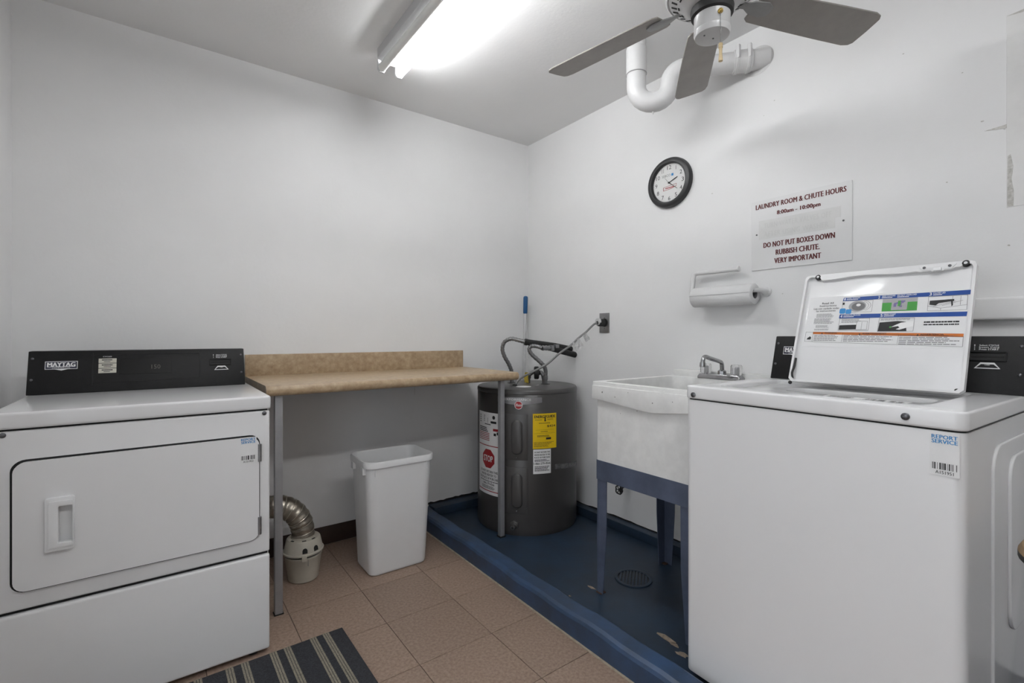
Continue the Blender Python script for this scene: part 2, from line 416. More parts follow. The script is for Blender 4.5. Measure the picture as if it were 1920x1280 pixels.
build(MB().prism(Fr((0, YB, 0), (1, 0, 0), (0, 0, 1)), [(1.282, .905), (1.284, .905), (1.2845, .80), (1.2825, .79)], 0, .0006), 'hairline_crack', M_resid, wall_back)

# ------------------------------------------------------------------ fluorescent light
def fluorescent(FY0, FY1, label, tubes, turn=0, at=None):
    FX0, FX1 = .852, .985
    L = thing('fluorescent_light', label, 'ceiling light', (.92, (FY0+FY1)/2, ZC), 0, 'fluorescent ceiling lights')
    frl = Fr((0, FY0, 0), (1, 0, 0), (0, 0, 1))   # n = -Y
    prof = [(FX0, ZC), (FX0, ZC-.045), (FX0+.018, ZC-.062), (FX1-.018, ZC-.062), (FX1, ZC-.045), (FX1, ZC)]
    build(MB().prism(frl, prof, 0, -(FY1-FY0)), 'housing', M_fix, L, bevel=.002)
    for x, m, nm in tubes:
        zt = ZC-.092
        build(MB().lathe([(.0, .004), (.012, .004), (.019, .012), (.019, FY1-FY0-.012), (.012, FY1-FY0-.004), (0, FY1-FY0-.004)], (x, FY0, zt), (0, 1, 0), 20), nm, m, L)
        for y in (FY0-.002, FY1-.008):
            build(MB().prism(Fr((x, y+.01, 0), (1, 0, 0), (0, 0, 1)), [(-.02, ZC-.055), (-.02, ZC-.10), (-.012, ZC-.113), (.012, ZC-.113), (.02, ZC-.10), (.02, ZC-.055)], 0, .012), 'lamp_holder', M_fix, L, bevel=.002)
    L.rotation_euler.z = turn
    if at: L.location = at
fluorescent(1.045, 2.265, 'white two-tube fluorescent strip light on the ceiling, one tube glowing', ((.872, M_unlit, 'unlit_tube'), (.963, M_lit, 'lit_tube')))
fluorescent(1.045, 2.265, 'white fluorescent strip light with two glowing tubes near the doorway', ((.872, M_lit2, 'lit_tube'), (.963, M_lit2, 'lit_tube')), PI/2, (.62, -.10, ZC))

# ------------------------------------------------------------------ dryer
D = thing('dryer', 'white front-loading laundry dryer with black control console', 'dryer', (-.03, 2.27, 0))
DF = Fr((0, 1.945, 0), (1, 0, 0), (0, 0, 1))
X0, X1 = -.390, .325
build(MB().box(X0, X1, 1.966, 2.60, .014, .890), 'cabinet', M_enamel, D, bevel=.006)
build(MB().fbox(DF, X0, X1, .372, .888, -.022, 0), 'front_panel', M_enamel, D, bevel=.007, seg=3)
build(MB().fbox(DF, X0, X1, .016, .362, -.022, .003), 'lower_panel', M_enamel, D, bevel=.009, seg=3)
build(MB().fbox(DF, X0+.006, X1-.006, .03, .894, -.026, -.012), 'seam', M_gap, D)
build(MB().box(X0-.003, X1+.003, 1.938, 2.60, .894, .942), 'top', M_enamel2, D, bevel=.009, seg=3)
for x in (X0+.05, X1-.05):
    for y in (1.98, 2.56): build(MB().lathe([(.018, 0), (.018, .008), (.01, .012), (.01, .02)], (x, y, 0), k=14), 'foot', M_blackrub, D)
door = build(MB().prism(DF, rrect(-.338, -.240, .427, .798, .03, 6)[14:]+[(-.240, .427), (-.240, .798)], .001, .011)
             .prism(DF, [(-.240, .660), (-.210, .660), (-.210, .798), (-.240, .798)], .001, .011).prism(DF, [(-.240, .427), (-.210, .427), (-.210, .553), (-.240, .553)], .001, .011)
             .prism(DF, rrect(-.210, .289, .427, .798, .03, 6)[:14]+[(-.210, .798), (-.210, .427)], .001, .011), 'door', M_enamel, D, ang=20)
build(MB().fbox(DF, -.243, -.207, .55, .663, .0005, .0022), 'handle_pocket', M_plastic, door)
build(MB().prism(DF, rrect(-.3445, .2925, .4220, .8040, .033, 6), -.002, .0016), 'door_gap', M_gap, door)
hd = build(MB().ring(DF, rrect(-.270, -.206, .530, .686, .004, 2), rrect(-.240, -.210, .553, .660, .004, 2), .0105, .024), 'handle', M_plastic, door, bevel=.002)
build(MB().ring(DF, rrect(-.262, -.2085, .540, .676, .003, 2), rrect(-.241, -.2095, .552, .661, .003, 2), .023, .0275), 'handle_lip', M_plastic, door, bevel=.0015)
for z in (.739, .476):
    mb = MB()
    for a, b in ((-.031, -.012), (-.011, .011), (.012, .031)): mb.lathe([(.006, a), (.006, b)], (.2905, 1.945-.012, z), (0, 0, 1), 12)
    build(mb, 'hinge', M_steel, door)
for x in (-.359, .307): screw(DF, x, .879, 0, .0075, M_screw, D)
def service_sticker(fr, u0, u1, v0, v1, code, parent, n, label):
    w, h = u1-u0, v1-v0
    st = build(MB().fbox(fr, u0-.003, u1+.003, v0-.003, v1+.003, n-.0004, n+.0004), 'service_sticker', M_white, parent, label=label)
    text(fr, 'REPORT', u0, u1, v1-h*.10, v1, M_cyan, st, n=n+.0008, bold=.04)
    text(fr, 'SERVICE', u0, u1, v1-h*.215, v1-h*.115, M_cyan, st, n=n+.0008, bold=.04)
    build(bars(MB(), fr, u0+w*.03, u1-w*.03, v0+h*.12, v0+h*.29, 34, n+.0008), 'barcode', M_ink, st)
    text(fr, code, u0+w*.15, u1-w*.15, v0+h*.01, v0+h*.09, M_ink, st, n=n+.0008)
service_sticker(DF, .231, .277, .709, .796, 'A151952', door, .0114, 'small white service sticker with a barcode')

def console(parent, CF, w2, hgt, depth_pts, flip_details=True):
    """black control console; CF: frame on its sloping face, origin at the bottom centre"""
    n = CF.n
    back = CF.P(0, 0, 0)
    mb = MB(); prof = depth_pts
    vs = [(p + CF.u*s) for s in (-w2, w2) for p in prof]; k = len(prof)
    mb.add(vs, [tuple(range(k))[::-1], tuple(range(k, 2*k))]+[(i, (i+1) % k, k+(i+1) % k, k+i) for i in range(k)])
    c = build(mb, 'console', M_black, parent, bevel=.003)
    E = w2-.3525
    # raised control panel border
    ins = (-.17+E*0, .184, .038, .152)
    build(MB().ring(CF, rrect(*ins, .008, 3), rrect(ins[0]+.0025, ins[1]-.0025, ins[2]+.0025, ins[3]-.0025, .006, 3), 0, .0016), 'panel_border', M_black, c)
    build(MB().fbox(CF, -.174, -.169, .028, .158, 0, .002), 'panel_bar', M_black, c, bevel=.0008)
    # name badge
    bl, br, bb, bt = -.306, -.214, .093, .127
    shp = [(bl, bb+.003), (bl+(br-bl)*.3, bb+.003), ((bl+br)/2, bb-.002), (bl+(br-bl)*.7, bb+.003), (br, bb+.003), (br, bt), (bl, bt)]
    sh2 = [(a+(.002 if a < (bl+br)/2-.01 else -.002 if a > (bl+br)/2+.01 else 0), b+(.0022 if b < .11 else -.0022)) for a, b in shp]
    sh2 = [(bl+.002, bb+.005), (br-.002, bb+.005), (br-.002, bt-.0022), (bl+.002, bt-.0022)]
    lg = build(MB().prism(CF, shp, 0, .001), 'name_badge', M_white, c)
    build(MB().prism(CF, sh2, .0008, .0016), 'badge_field', M_navy, c)
    mb = put_text(MB(), CF, 'MAYTAG', bl+.006, br-.006, bb+.0125, bt-.005, .002, .06)
    for i in range(6):                                   # slab serifs of the badge lettering
        u = bl+.006+(br-bl-.012)*(i+.5)/6
        mb.quad(CF, u-.0062, u+.0062, bb+.0115, bb+.0135, .0021)
    build(mb, 'badge_lettering', M_white, c)
    text(CF, 'COMMERCIAL', bl+.02, br-.02, bb+.0062, bb+.0102, M_white, c, n=.002)
    # cycle plates
    text(CF, 'CYCLES', -.140, -.113, .140, .1445, M_white, c, n=.0006)
    for i in range(3):
        b0 = .075+i*.0205
        p = build(MB().fbox(CF, -.153, -.098, b0, b0+.0185, 0, .001), 'cycle_plate', M_cream, c, bevel=.0004, seg=1)
        build(fine_print(fine_print(MB(), CF, -.143, -.108, b0+.010, b0+.0145, 1, .0014, .9, ragged=.1), CF, -.137, -.115, b0+.004, b0+.007, 1, .0014, .8, ragged=.1), 'plate_print', M_ink, c)['kind'] = 'stuff'
    build(MB().fbox(CF, -.089, .082, .067, .134, 0, .0012), 'display', M_disp, c, bevel=.0005, seg=1)
    text(CF, '150', .014, .044, .086, .104, M_digit, c, 'display_digits', n=.0018, bold=0)
    # card reader
    build(MB().ring(CF, rrect(.218, .302, .094, .122, .002, 2), rrect(.221, .299, .097, .119, .002, 2), 0, .004), 'card_reader_frame', M_black, c)
    build(MB().fbox(CF, .227, .296, .105, .110, .0005, .001), 'card_slot', M_gap, c)
    mb = MB()
    for i, t in enumerate(('Press START', 'Insert Card', 'Select CYCLE')):
        put_text(mb, CF, t, .243, .284, .1265+i*.006, .131+i*.006, .0008, .03)
        put_text(mb, CF, str(3-i), .232, .2345, .1265+i*.006, .131+i*.006, .0008, .03)
    build(mb, 'card_lettering', M_white, c)
    o4 = [(.235, .072), (.290, .072), (.277, .090), (.248, .090)]; i4 = [(.239, .0745), (.286, .0745), (.2755, .085), (.2495, .085)]
    mb = MB().ring(CF, o4, i4, .0002, .0008); put_text(mb, CF, 'CARD', .257, .268, .0815, .0845, .0008, .03)
    build(mb, 'card_symbol', M_white, c)
    for u in (-w2+.012, w2-.013):
        for v in (.058, .139): screw(CF, u, v, 0, .0045, M_screw, c, 'bolt')
    return c
CFd = Fr((-.0425, 2.455, .9425), (1, 0, 0), (0, .05, .16))
pr = [CFd.P(0, 0), CFd.P(0, .168), Vector((-.0425, 2.56, 1.1035)), Vector((-.0425, 2.585, .9425))]
console(D, CFd, .3525, .168, pr)

# ------------------------------------------------------------------ washer (built square, root turned a little)
WX, WY = 1.403, .941
Wd = thing('washer', 'white top-loading washing machine with its lid standing open', 'washing machine', (WX, WY, ZP), -.045)
x0, x1, y0, y1 = WX+.004, 2.085, .246, WY-.002
SF = Fr((0, 0, 0), (1, 0, 0), (0, 1, 0))
build(MB().ring(SF, rrect(x0, x1, y0, y1, .022, 5), rrect(x0+.006, x1-.006, y0+.006, y1-.006, .018, 5), .062, .952), 'cabinet', M_enamel, Wd)
build(MB().prism(SF, rrect(x0+.007, x1-.007, y0+.007, y1-.007, .018, 5), .066, .075), 'base_pan', M_gap, Wd)
build(MB().ring(SF, rrect(x0+.004, x1-.004, y0+.004, y1-.004, .02, 5), rrect(x0+.012, x1-.012, y0+.012, y1-.012, .015, 5), .945, .96), 'seam', M_gap, Wd)
WS = Fr((0, y0, 0), (1, 0, 0), (0, 0, 1))
build(MB().prism(WS, rrect(1.60, 2.06, .12, .90, .07, 6), -.001, .006), 'side_embossing', M_enamel2, Wd, bevel=.005, seg=3)
build(MB().prism(WS, rrect(1.72, 2.03, .42, .86, .06, 6), .005, .013), 'side_embossing', M_enamel2, Wd, bevel=.006, seg=3)
ox0, ox1, oy0, oy1 = WX, 2.09, .243, WY
top = build(MB().ring(SF, rrect(ox0, ox1, oy0, oy1, .022, 5), rrect(1.475, 1.87, .335, .865, .03, 5), .956, .998), 'top', M_enamel2, Wd, bevel=.006, seg=3)
build(MB().ring(SF, rrect(1.472, 1.874, .331, .869, .02, 5), rrect(1.64, 1.765, .375, .745, .04, 5), .960, .984), 'lid_well', M_enamel2, Wd, bevel=.003)
build(MB().lathe([(.225, .945), (.225, .55), (.22, .545), (0, .545)], (1.715, .56, 0), k=36, cap=False), 'basket', M_steel, Wd)
build(MB().ring(SF, circ(1.715, .56, .24, 32), circ(1.715, .56, .17, 32), .90, .945), 'tub_ring', M_plastic, Wd, bevel=.006)
WL = Fr((0, 0, .984), (0, -1, 0), (1, 0, 0))
WL2 = Fr((0, 0, .9845), (0, -1, 0), (1, 0, 0))
lab = build(MB().quad(WL2, -.60, -.40, 1.545, 1.625, .0002), 'rating_label', M_white, Wd)
mb = MB(); bars(mb, WL2, -.50, -.452, 1.585, 1.612, 18, .0006); bars(mb, WL2, -.44, -.412, 1.575, 1.612, 12, .0006); fine_print(mb, WL2, -.59, -.515, 1.56, 1.615, 4); fine_print(mb, WL2, -.50, -.452, 1.555, 1.575, 2)
build(mb, 'label_print', M_ink, lab)['kind'] = 'stuff'
for x in (x0+.06, x1-.06):
    for y in (y0+.06, y1-.06): build(MB().lathe([(.02, ZP), (.02, ZP+.012), (.01, ZP+.016), (.01, .068)], (x, y, 0), k=14), 'foot', M_blackrub, Wd)
WFn = Fr((WX+.004, 0, 0), (0, -1, 0), (0, 0, 1))
WFt = Fr((WX, 0, 0), (0, -1, 0), (0, 0, 1))
for y, z in ((.906, .969), (.348, .976)): screw(WFt, -y, z, 0, .0085, M_screw, Wd)
service_sticker(WFn, -.3025, -.2585, .858, .944, 'A151951', Wd, .0006, 'white service sticker with a barcode')
CFw = Fr((1.905, .581, .998), (0, -1, 0), (.045, 0, .16))
pr = [CFw.P(0, 0), CFw.P(0, .168), Vector((2.0, .581, 1.16)), Vector((2.06, .581, .998))]
console(Wd, CFw, .3415, .168, pr)
# lid
LF = Fr((1.772, .5615, 1.004), (0, -1, 0), (.13, 0, .375))
def lid_outline(inset, k=5):
    l, r, b, t = -.227+inset, .229-inset, 0+inset, .394-inset
    pts = rrect(l, r, b, t, .016, k)
    return pts
wav = lambda u: .004*math.sin(u*22+1)-.002
N = 40
def lid_rim(o, drop):
    l, r, b, t = -.227+o, .229-o, 0+o, .394-o
    pts = [(l+.01, b), (r-.01, b), (r, b+.01), (r, t-.014), (r-.004, t-.004), (r-.014, t)]
    for i in range(N+1):
        u = (r-.018)+(l+.018-(r-.018))*i/N
        d = 0
        if drop:
            d = .012+.003*math.sin(u*30)
            if u > .195 or u < -.175: d = .001
            elif .10 < u < .18: d = .016
        pts.append((u, t-d))
    pts += [(l+.014, t), (l+.004, t-.004), (l, t-.014), (l, b+.01)]
    return pts
lid = build(MB().prism(LF, lid_rim(0, False), -.016, -.008), 'lid', M_enamel2, Wd, bevel=.002)
build(MB().ring(LF, lid_rim(0, False), lid_rim(.007, True), -.008, .004), 'lid_rim', M_enamel2, lid)
for u, v in ((-.186, .386), (.205, .387)):
    build(MB().lathe([(.010, 0), (.010, .006), (.008, .009), (.0045, .009), (.004, .006)], LF.P(u, v, -.004), LF.n, 16), 'bumper', M_blackrub, lid)
    build(MB().lathe([(.004, 0), (.004, .005)], LF.P(u, v, .001), LF.n, 10), 'bumper_pin', M_plastic, lid)
br_ = build(MB().prism(LF, [(.100, .386), (.108, .374), (.128, .372), (.130, .368), (.158, .368), (.160, .373), (.176, .373), (.186, .388)], .003, .006), 'latch_bracket', M_enamel2, lid, bevel=.001)
build(MB().fbox(LF, .136, .154, .366, .376, .006, .016), 'latch_hook', M_plastic, lid, bevel=.002)
for u in (.112, .171): screw(LF, u, .382, .006, .004, M_screw, lid)
build(MB().tube(smooth_path([LF.P(-.216, .012, -.002), LF.P(-.2185, .03, .003), LF.P(-.2165, .055, -.001), LF.P(-.2175, .085, -.004)]), .0035, 8), 'hinge_spring', M_blackrub, lid)
build(MB().lathe([(.006, 0), (.006, .004), (.003, .006)], LF.P(.214, .008, -.004), LF.n, 12), 'hinge_pin', M_blackrub, lid)
build(MB().lathe([(.006, 0), (.006, .004), (.003, .006)], LF.P(-.222, -.004, -.004), LF.n, 12), 'hinge_pin', M_blackrub, lid)
# instruction decal on the lid (flat print)
n0 = -.0074
dec = build(MB().quad(LF, -.205, .222, .130, .312, n0), 'instruction_decal', M_enamel2, lid, label='printed wash instruction decal')
mb = MB().poly(LF, [(-.100, .293), (.2195, .293), (.221, .307), (-.098, .305)], n0+.0004)
build(mb, 'blue_band', M_bluei, dec)
build(MB().poly(LF, [(-.104, .231), (.216, .227), (.217, .241), (-.103, .245)], n0+.0004), 'blue_band', M_bluei, dec)
mb = MB(); q = n0+.0008
for t, u0, u1, v0, v1 in (('1', -.096, -.092, .295, .303), ('LOAD WASHER', -.089, -.05, .3, .304), ('2', .0, .005, .295, .304), ('ADD CLOTHES', .010, .045, .3, .3045), ('DO NOT OVERLOAD', .05, .098, .3, .3045), ('3', .128, .134, .295, .305), ('CLOSE LID', .137, .165, .3, .305),
                          ('4', -.10, -.094, .233, .243), ('COMPLETE PROCESS', -.091, -.042, .2385, .243), ('5', .0125, .019, .2315, .2415), ('PRESS START', .0215, .052, .237, .2415)):
    put_text(mb, LF, t, u0, u1, v0, v1, q, .03)
for u0, u1, v0 in ((-.089, -.055, .2955), (.01, .04, .2955), (.05, .08, .2955), (.137, .158, .2955), (-.091, -.06, .234), (.0215, .048, .2325)): fine_print(mb, LF, u0, u1, v0, v0+.003, 1, q, .8, ragged=.1)
build(mb, 'band_lettering', M_white, dec)['kind'] = 'stuff'
mb = MB()
for t, u0, u1, v0, v1 in (('Read All', -.163, -.127, .2845, .2915), ('Instructions', -.169, -.117, .2755, .282), ('Lea con cuidado todas', -.187, -.108, .2655, .272), ('las instrucciones.', -.178, -.116, .257, .263)):
    put_text(mb, LF, t, u0, u1, v0, v1, n0+.0004, .02)
build(mb, 'heading_lettering', M_ink, dec)['kind'] = 'stuff'
mb = MB(); q = n0+.0004
for u0, u1, v0, v1, r in ((-.175, -.12, .235, .25, 4), (-.18, -.115, .212, .233, 5), (-.172, -.125, .198, .208, 3), (-.175, -.125, .188, .195, 2), (-.095, -.035, .214, .228, 4), (.015, .095, .219, .2255, 2),
                          (-.172, -.09, .15, .173, 5), (-.082, .06, .148, .173, 5), (.068, .208, .140, .172, 6)): fine_print(mb, LF, u0, u1, v0, v1, r, q, .42)
build(mb, 'small_print', M_greyink, dec)['kind'] = 'stuff'
mb = MB(); fine_print(mb, LF, .123, .204, .2085, .2145, 1, q, .8, ragged=.02); fine_print(mb, LF, .123, .204, .201, .206, 1, q, .8, ragged=.02)
build(mb, 'bold_print', M_ink, dec)['kind'] = 'stuff'
build(MB().poly(LF, [(-.177, .175), (.214, .165), (.214, .175), (-.177, .1835)], q), 'orange_band', M_orange, dec)
mb = MB()
for t, u0, u1, v0, v1 in (('WARNING', -.14, -.103, .1765, .1815), ('AVERTISSEMENT', -.03, .035, .1735, .1785), ('ADVERTENCIA', .118, .172, .170, .175)): put_text(mb, LF, t, u0, u1, v0, v1, n0+.0008, .03)
for c in (-.148, -.037, .112): mb.poly(LF, [(c-.003, .1745-(c+.148)*.022), (c+.003, .1745-(c+.148)*.022), (c, .180-(c+.148)*.022)], n0+.0008)
build(mb, 'warning_lettering', M_ink, dec)['kind'] = 'stuff'
mb = MB()
def frame_lines(pts, w=.0007):
    for i in range(len(pts)):
        a, b = Vector((*pts[i], 0)), Vector((*pts[(i+1) % len(pts)], 0)); d = (b-a).normalized(); p = Vector((-d.y, d.x, 0))*w/2
        mb.poly(LF, [tuple((a-p)[:2]), tuple((b-p)[:2]), tuple((b+p)[:2]), tuple((a+p)[:2])], n0+.0006)
frame_lines([(-.2, .148), (.214, .136), (.214, .166), (-.2, .183)]); frame_lines([(-.086, .147), (-.085, .18)]); frame_lines([(.065, .143), (.066, .173)]); frame_lines([(-.176, .147), (-.176, .182)])
frame_lines([(-.099, .2515), (-.013, .251), (-.013, .292), (-.099, .2925)]); frame_lines([(.128, .247), (.215, .247), (.214, .292), (.127, .292)])
frame_lines([(-.101, .188), (-.015, .187), (-.015, .229), (-.101, .23)]); frame_lines([(.010, .183), (.1, .183), (.1, .226), (.011, .227)])
for r in (.030, .036): # basin outlines in picture 1
    c = [(-.055+r*1.05*math.cos(a*PI/10-.9), .273+r*.6*math.sin(a*PI/10-.9)) for a in range(7)]
    for i in range(6): frame_lines([c[i], c[i+1]])
frame_lines([(.128, .262), (.158, .254)]); frame_lines([(.158, .254), (.214, .262)]); frame_lines([(.158, .254), (.158, .247)]); frame_lines([(.182, .29), (.182, .27)]); frame_lines([(.2, .29), (.2, .262)])
frame_lines([(.16, .262), (.205, .276)]); frame_lines([(.14, .26), (.19, .275)]); frame_lines([(-.05, .19), (-.02, .19), (-.02, .218), (-.05, .22)]); frame_lines([(-.035, .19), (-.035, .217)])
build(mb, 'picture_outlines', M_ink, dec)['kind'] = 'stuff'
mb = MB(); mb.poly(LF, circ(-.055, .272, .025, 28, .75), q); mb.poly(LF, [(.013, .276), (.102, .276), (.102, .293), (.013, .293)], q)
build(mb, 'grey_picture_areas', M_lgrey, dec)['kind'] = 'stuff'
build(MB().poly(LF, circ(-.052, .271, .019, 28, .75), q+.0002), 'picture_basin', M_greyink, dec)
build(MB().poly(LF, circ(-.052, .276, .0065, 16, .75), q+.0006), 'picture_agitator', M_white, dec)
mb = MB(); mb.poly(LF, rrect(-.105, -.087, .247, .266, .005, 3), q+.0006); mb.poly(LF, rrect(-.086, -.07, .246, .262, .003, 3), q+.0006); build(mb, 'picture_bottle', M_cyan, dec)
build(MB().poly(LF, [(-.099, .279), (-.093, .279), (-.093, .287), (-.099, .287)], q+.0006), 'picture_cap', M_ink, dec)
build(MB().poly(LF, [(.014, .25), (.103, .25), (.102, .279), (.013, .279)], q+.0002), 'picture_loads', M_green, dec)
mb = MB(); mb.poly(LF, rrect(.038, .078, .253, .287, .002, 2), q+.0004); build(mb, 'picture_drum', M_lgrey, dec)
mb = MB()
for _ in range(10):
    u, v = random.uniform(.042, .07), random.uniform(.256, .28); mb.quad(LF, u, u+.007, v, v+.005, q+.0006+_*.00003)
build(mb, 'picture_clothes', M_purple, dec)['kind'] = 'stuff'
mb = MB(); mb.quad(LF, .054, .061, .266, .284, q+.001); build(mb, 'picture_green_item', M_green, dec)
mb = MB(); mb.poly(LF, [(.131, .266), (.146, .263), (.152, .27), (.186, .275), (.186, .281), (.131, .279)], q+.0004)
mb.poly(LF, [(.1785, .28), (.1825, .28), (.1845, .262), (.1815, .258)], q+.0006)
mb.poly(LF, [(-.099, .190), (-.05, .191), (-.05, .207), (-.099, .206)], q+.0004); mb.poly(LF, [(.011, .184), (.084, .184), (.08, .214), (.06, .217), (.013, .213)], q+.0004)
mb.poly(LF, [(-.194, .155), (-.182, .155), (-.180, .162), (-.185, .167), (-.189, .163), (-.192, .161)], q+.0004)
build(mb, 'picture_dark_areas', M_ink, dec)['kind'] = 'stuff'
build(MB().poly(LF, [(.044, .197), (.057, .205), (.068, .211), (.099, .216), (.099, .199), (.082, .194), (.066, .188), (.057, .190), (.066, .195), (.062, .2)], q+.0006), 'picture_hand', M_white, dec)
build(MB().poly(LF, circ(.0425, .197, .003, 10), q+.0006), 'picture_button', M_green, dec)

# ------------------------------------------------------------------ counter
Cn = thing('laundry_counter', 'tan laminate folding counter on two square metal legs', 'counter', (.98, 2.45, 0))
cf = Fr((.347, 0, 0), (0, 1, 0), (0, 0, 1))       # a = y, b = z, n = +x
prof = [(2.166, .913), (2.155, .918), (2.149, .928), (2.149, .944), (2.156, .954), (2.168, .957), (2.75, .957), (2.75, .913)]
build(MB().prism(cf, prof, 0, 1.283), 'countertop', M_lam, Cn)
build(MB().prism(cf, prof, -.0018, 0), 'end_strip', M_lamedge, Cn)
build(MB().box(.347, 1.62, 2.748, 2.768, .955, 1.066), 'backsplash', M_lam, Cn, bevel=.003)
build(MB().box(.36, 1.60, 2.74, 2.768, .85, .913), 'wall_cleat', M_wood, Cn)
build(MB().box(.384, .414, 2.178, 2.208, 0, .913), 'leg', M_galv, Cn, bevel=.002)
build(MB().box(1.530, 1.558, 2.186, 2.214, ZP+.006, .913), 'leg', M_galv, Cn, bevel=.002)
build(MB().box(1.526, 1.562, 2.182, 2.218, ZP, ZP+.007), 'leg_foot', M_gap, Cn)
build(MB().box(.381, .417, 2.175, 2.211, 0, .004), 'leg_foot', M_gap, Cn)

# ------------------------------------------------------------------ waste bin
Bn = thing('waste_bin', 'tall white plastic rectangular waste bin under the counter', 'waste bin', (.957, 2.352, 0), 0)
def br(w, d, r, dx=0, dy=0): return rrect(.957+dx-w/2, .957+dx+w/2, 2.352+dy-d/2, 2.352+dy+d/2, r, 7)
lay = [(br(.276, .195, .030, .004), 0), (br(.292, .208, .034, .004), .004), (br(.299, .214, .036, .004), .014), (br(.345, .262, .05, .003, -.006), .528), (br(.345, .262, .05, .003, -.006), .529),
       (br(.364, .281, .054, .003, -.006), .530), (br(.366, .283, .055, .003, -.006), .553), (br(.362, .279, .054, .003, -.006), .559), (br(.35, .267, .05, .003, -.006), .560), (br(.340, .257, .048, .003, -.006), .552), (br(.281, .205, .042), .02)]
build(MB().loft(WF, lay, True, True), 'bin_body', M_plastic, Bn, ang=50)
for a, b in ((.775, 2.25), (.775, 2.39)): build(MB().box(a, a+.016, b, b+.035, .497, .531), 'rim_tab', M_plastic, Bn, bevel=.003)
for a in (.823, 1.09): build(MB().box(a, a+.006, 2.2135, 2.2195, .49, .531), 'rim_rib', M_plastic, Bn)

# ------------------------------------------------------------------ lint trap pail and duct
px, py = .556, 2.45
Pl = thing('lint_trap_pail', 'small cream plastic lint trap pail on the tile floor', 'pail', (px, py, 0))
build(MB().lathe([(0, 0), (.062, 0), (.067, .004), (.082, .112), (.0835, .114), (.0835, .121), (.079, .122), (.064, .01), (0, .01)], (px, py, 0), k=40), 'pail_body', M_pail, Pl)
build(MB().lathe([(.080, .1235), (.081, .132), (.078, .133)], (px, py, 0), k=40, cap=False), 'gap', M_gap, Pl)
build(MB().lathe([(.086, .131), (.091, .132), (.092, .139), (.087, .142), (.076, .192), (.072, .197), (.056, .199), (.055, .206), (.050, .206), (.050, .19)], (px, py, 0), k=40, cap=False), 'pail_lid', M_pail, Pl)
for a in (-98, -62):
    c = Cyl(px, py, .0855, math.radians(a))
    pts = [(-.011, 0), (.011, 0), (.011, .014), (.0075, .021), (0, .024), (-.0075, .021), (-.011, .014)]
    fr_ = Fr(c.P(0, .146, -.003), (-math.sin(c.t), math.cos(c.t), 0), (-math.cos(c.t)*.21, -math.sin(c.t)*.21, 1))
    build(MB().prism(fr_, pts, 0, .0045), 'vent_opening', M_gap, Pl)
for a in (-150, -100, -60):
    c = Cyl(px, py, .064, math.radians(a)); fr_ = Fr(c.P(0, .1975), (-math.sin(c.t), math.cos(c.t), 0), (-math.cos(c.t), -math.sin(c.t), 0))
    build(MB().fbox(fr_, -.009, .009, -.004, .004, 0, .0012), 'top_slot', M_gap, Pl)
c = Cyl(px, py, .084, math.radians(-100)); fr_ = Fr(c.P(0, 0), (-math.sin(c.t), math.cos(c.t), 0), (0, 0, 1))
build(MB().fbox(fr_, -.011, .011, .112, .137, .004, .010), 'latch', M_pail, Pl, bevel=.002)
c = Cyl(px, py, .082, math.radians(-88)); build(MB().fbox(c, -.0008, .0008, .085, .115, -.003, .0015), 'seam_line', M_speck, Pl)
path = smooth_path([(.328, 2.525, .330), (.36, 2.515, .346), (.42, 2.495, .355), (.48, 2.473, .345), (.525, 2.458, .308), (.549, 2.452, .255), (px, py, .190)], 14)
Du = thing('flexible_duct', 'ribbed silver foil exhaust duct curving into the lint pail', 'duct', (px, py, .19))
rs = [.0515+.0016*math.sin(i*1.05) for i in range(len(path))]
build(MB().tube(path, rs, 26), 'foil_sleeve', M_foil, Du, ang=80)
mb = MB()
pts = []
T_ = [(path[min(i+1, len(path)-1)]-path[max(i-1, 0)]).normalized() for i in range(len(path))]
u = T_[0].cross(Vector((0, 0, 1))).normalized()
for i in range(len(path)):
    u = (u-T_[i]*u.dot(T_[i])).normalized(); w = T_[i].cross(u)
    for s_ in range(3):
        if i == len(path)-1: break
        a = (i+s_/3)*2*PI/7.; pp = path[i].lerp(path[i+1], s_/3)
        pts.append(pp+(u*math.cos(a)+w*math.sin(a))*.0527)
build(mb.tube(pts, .0015, 5), 'spiral_wire', M_wire, Du)

# ------------------------------------------------------------------ rug
Rg = thing('striped_rug', 'charcoal floor mat with tan double stripes before the dryer', 'rug', (.13, 1.6, 0), .012)
build(MB().box(-.335, .584, 1.28, 1.917, .0002, .010), 'rug_pile', M_rug, Rg, bevel=.003)
for k in range(7):
    for xc in (.4725, .5195):
        x = xc-.138*k
        if x < -.32: continue
        mb = MB()
        for d in (-.0085, 0, .0085): mb.box(x+d-.0032, x+d+.0032, 1.281, 1.916, .008, .0112)
        build(mb, 'stripe', M_rugs, Rg)

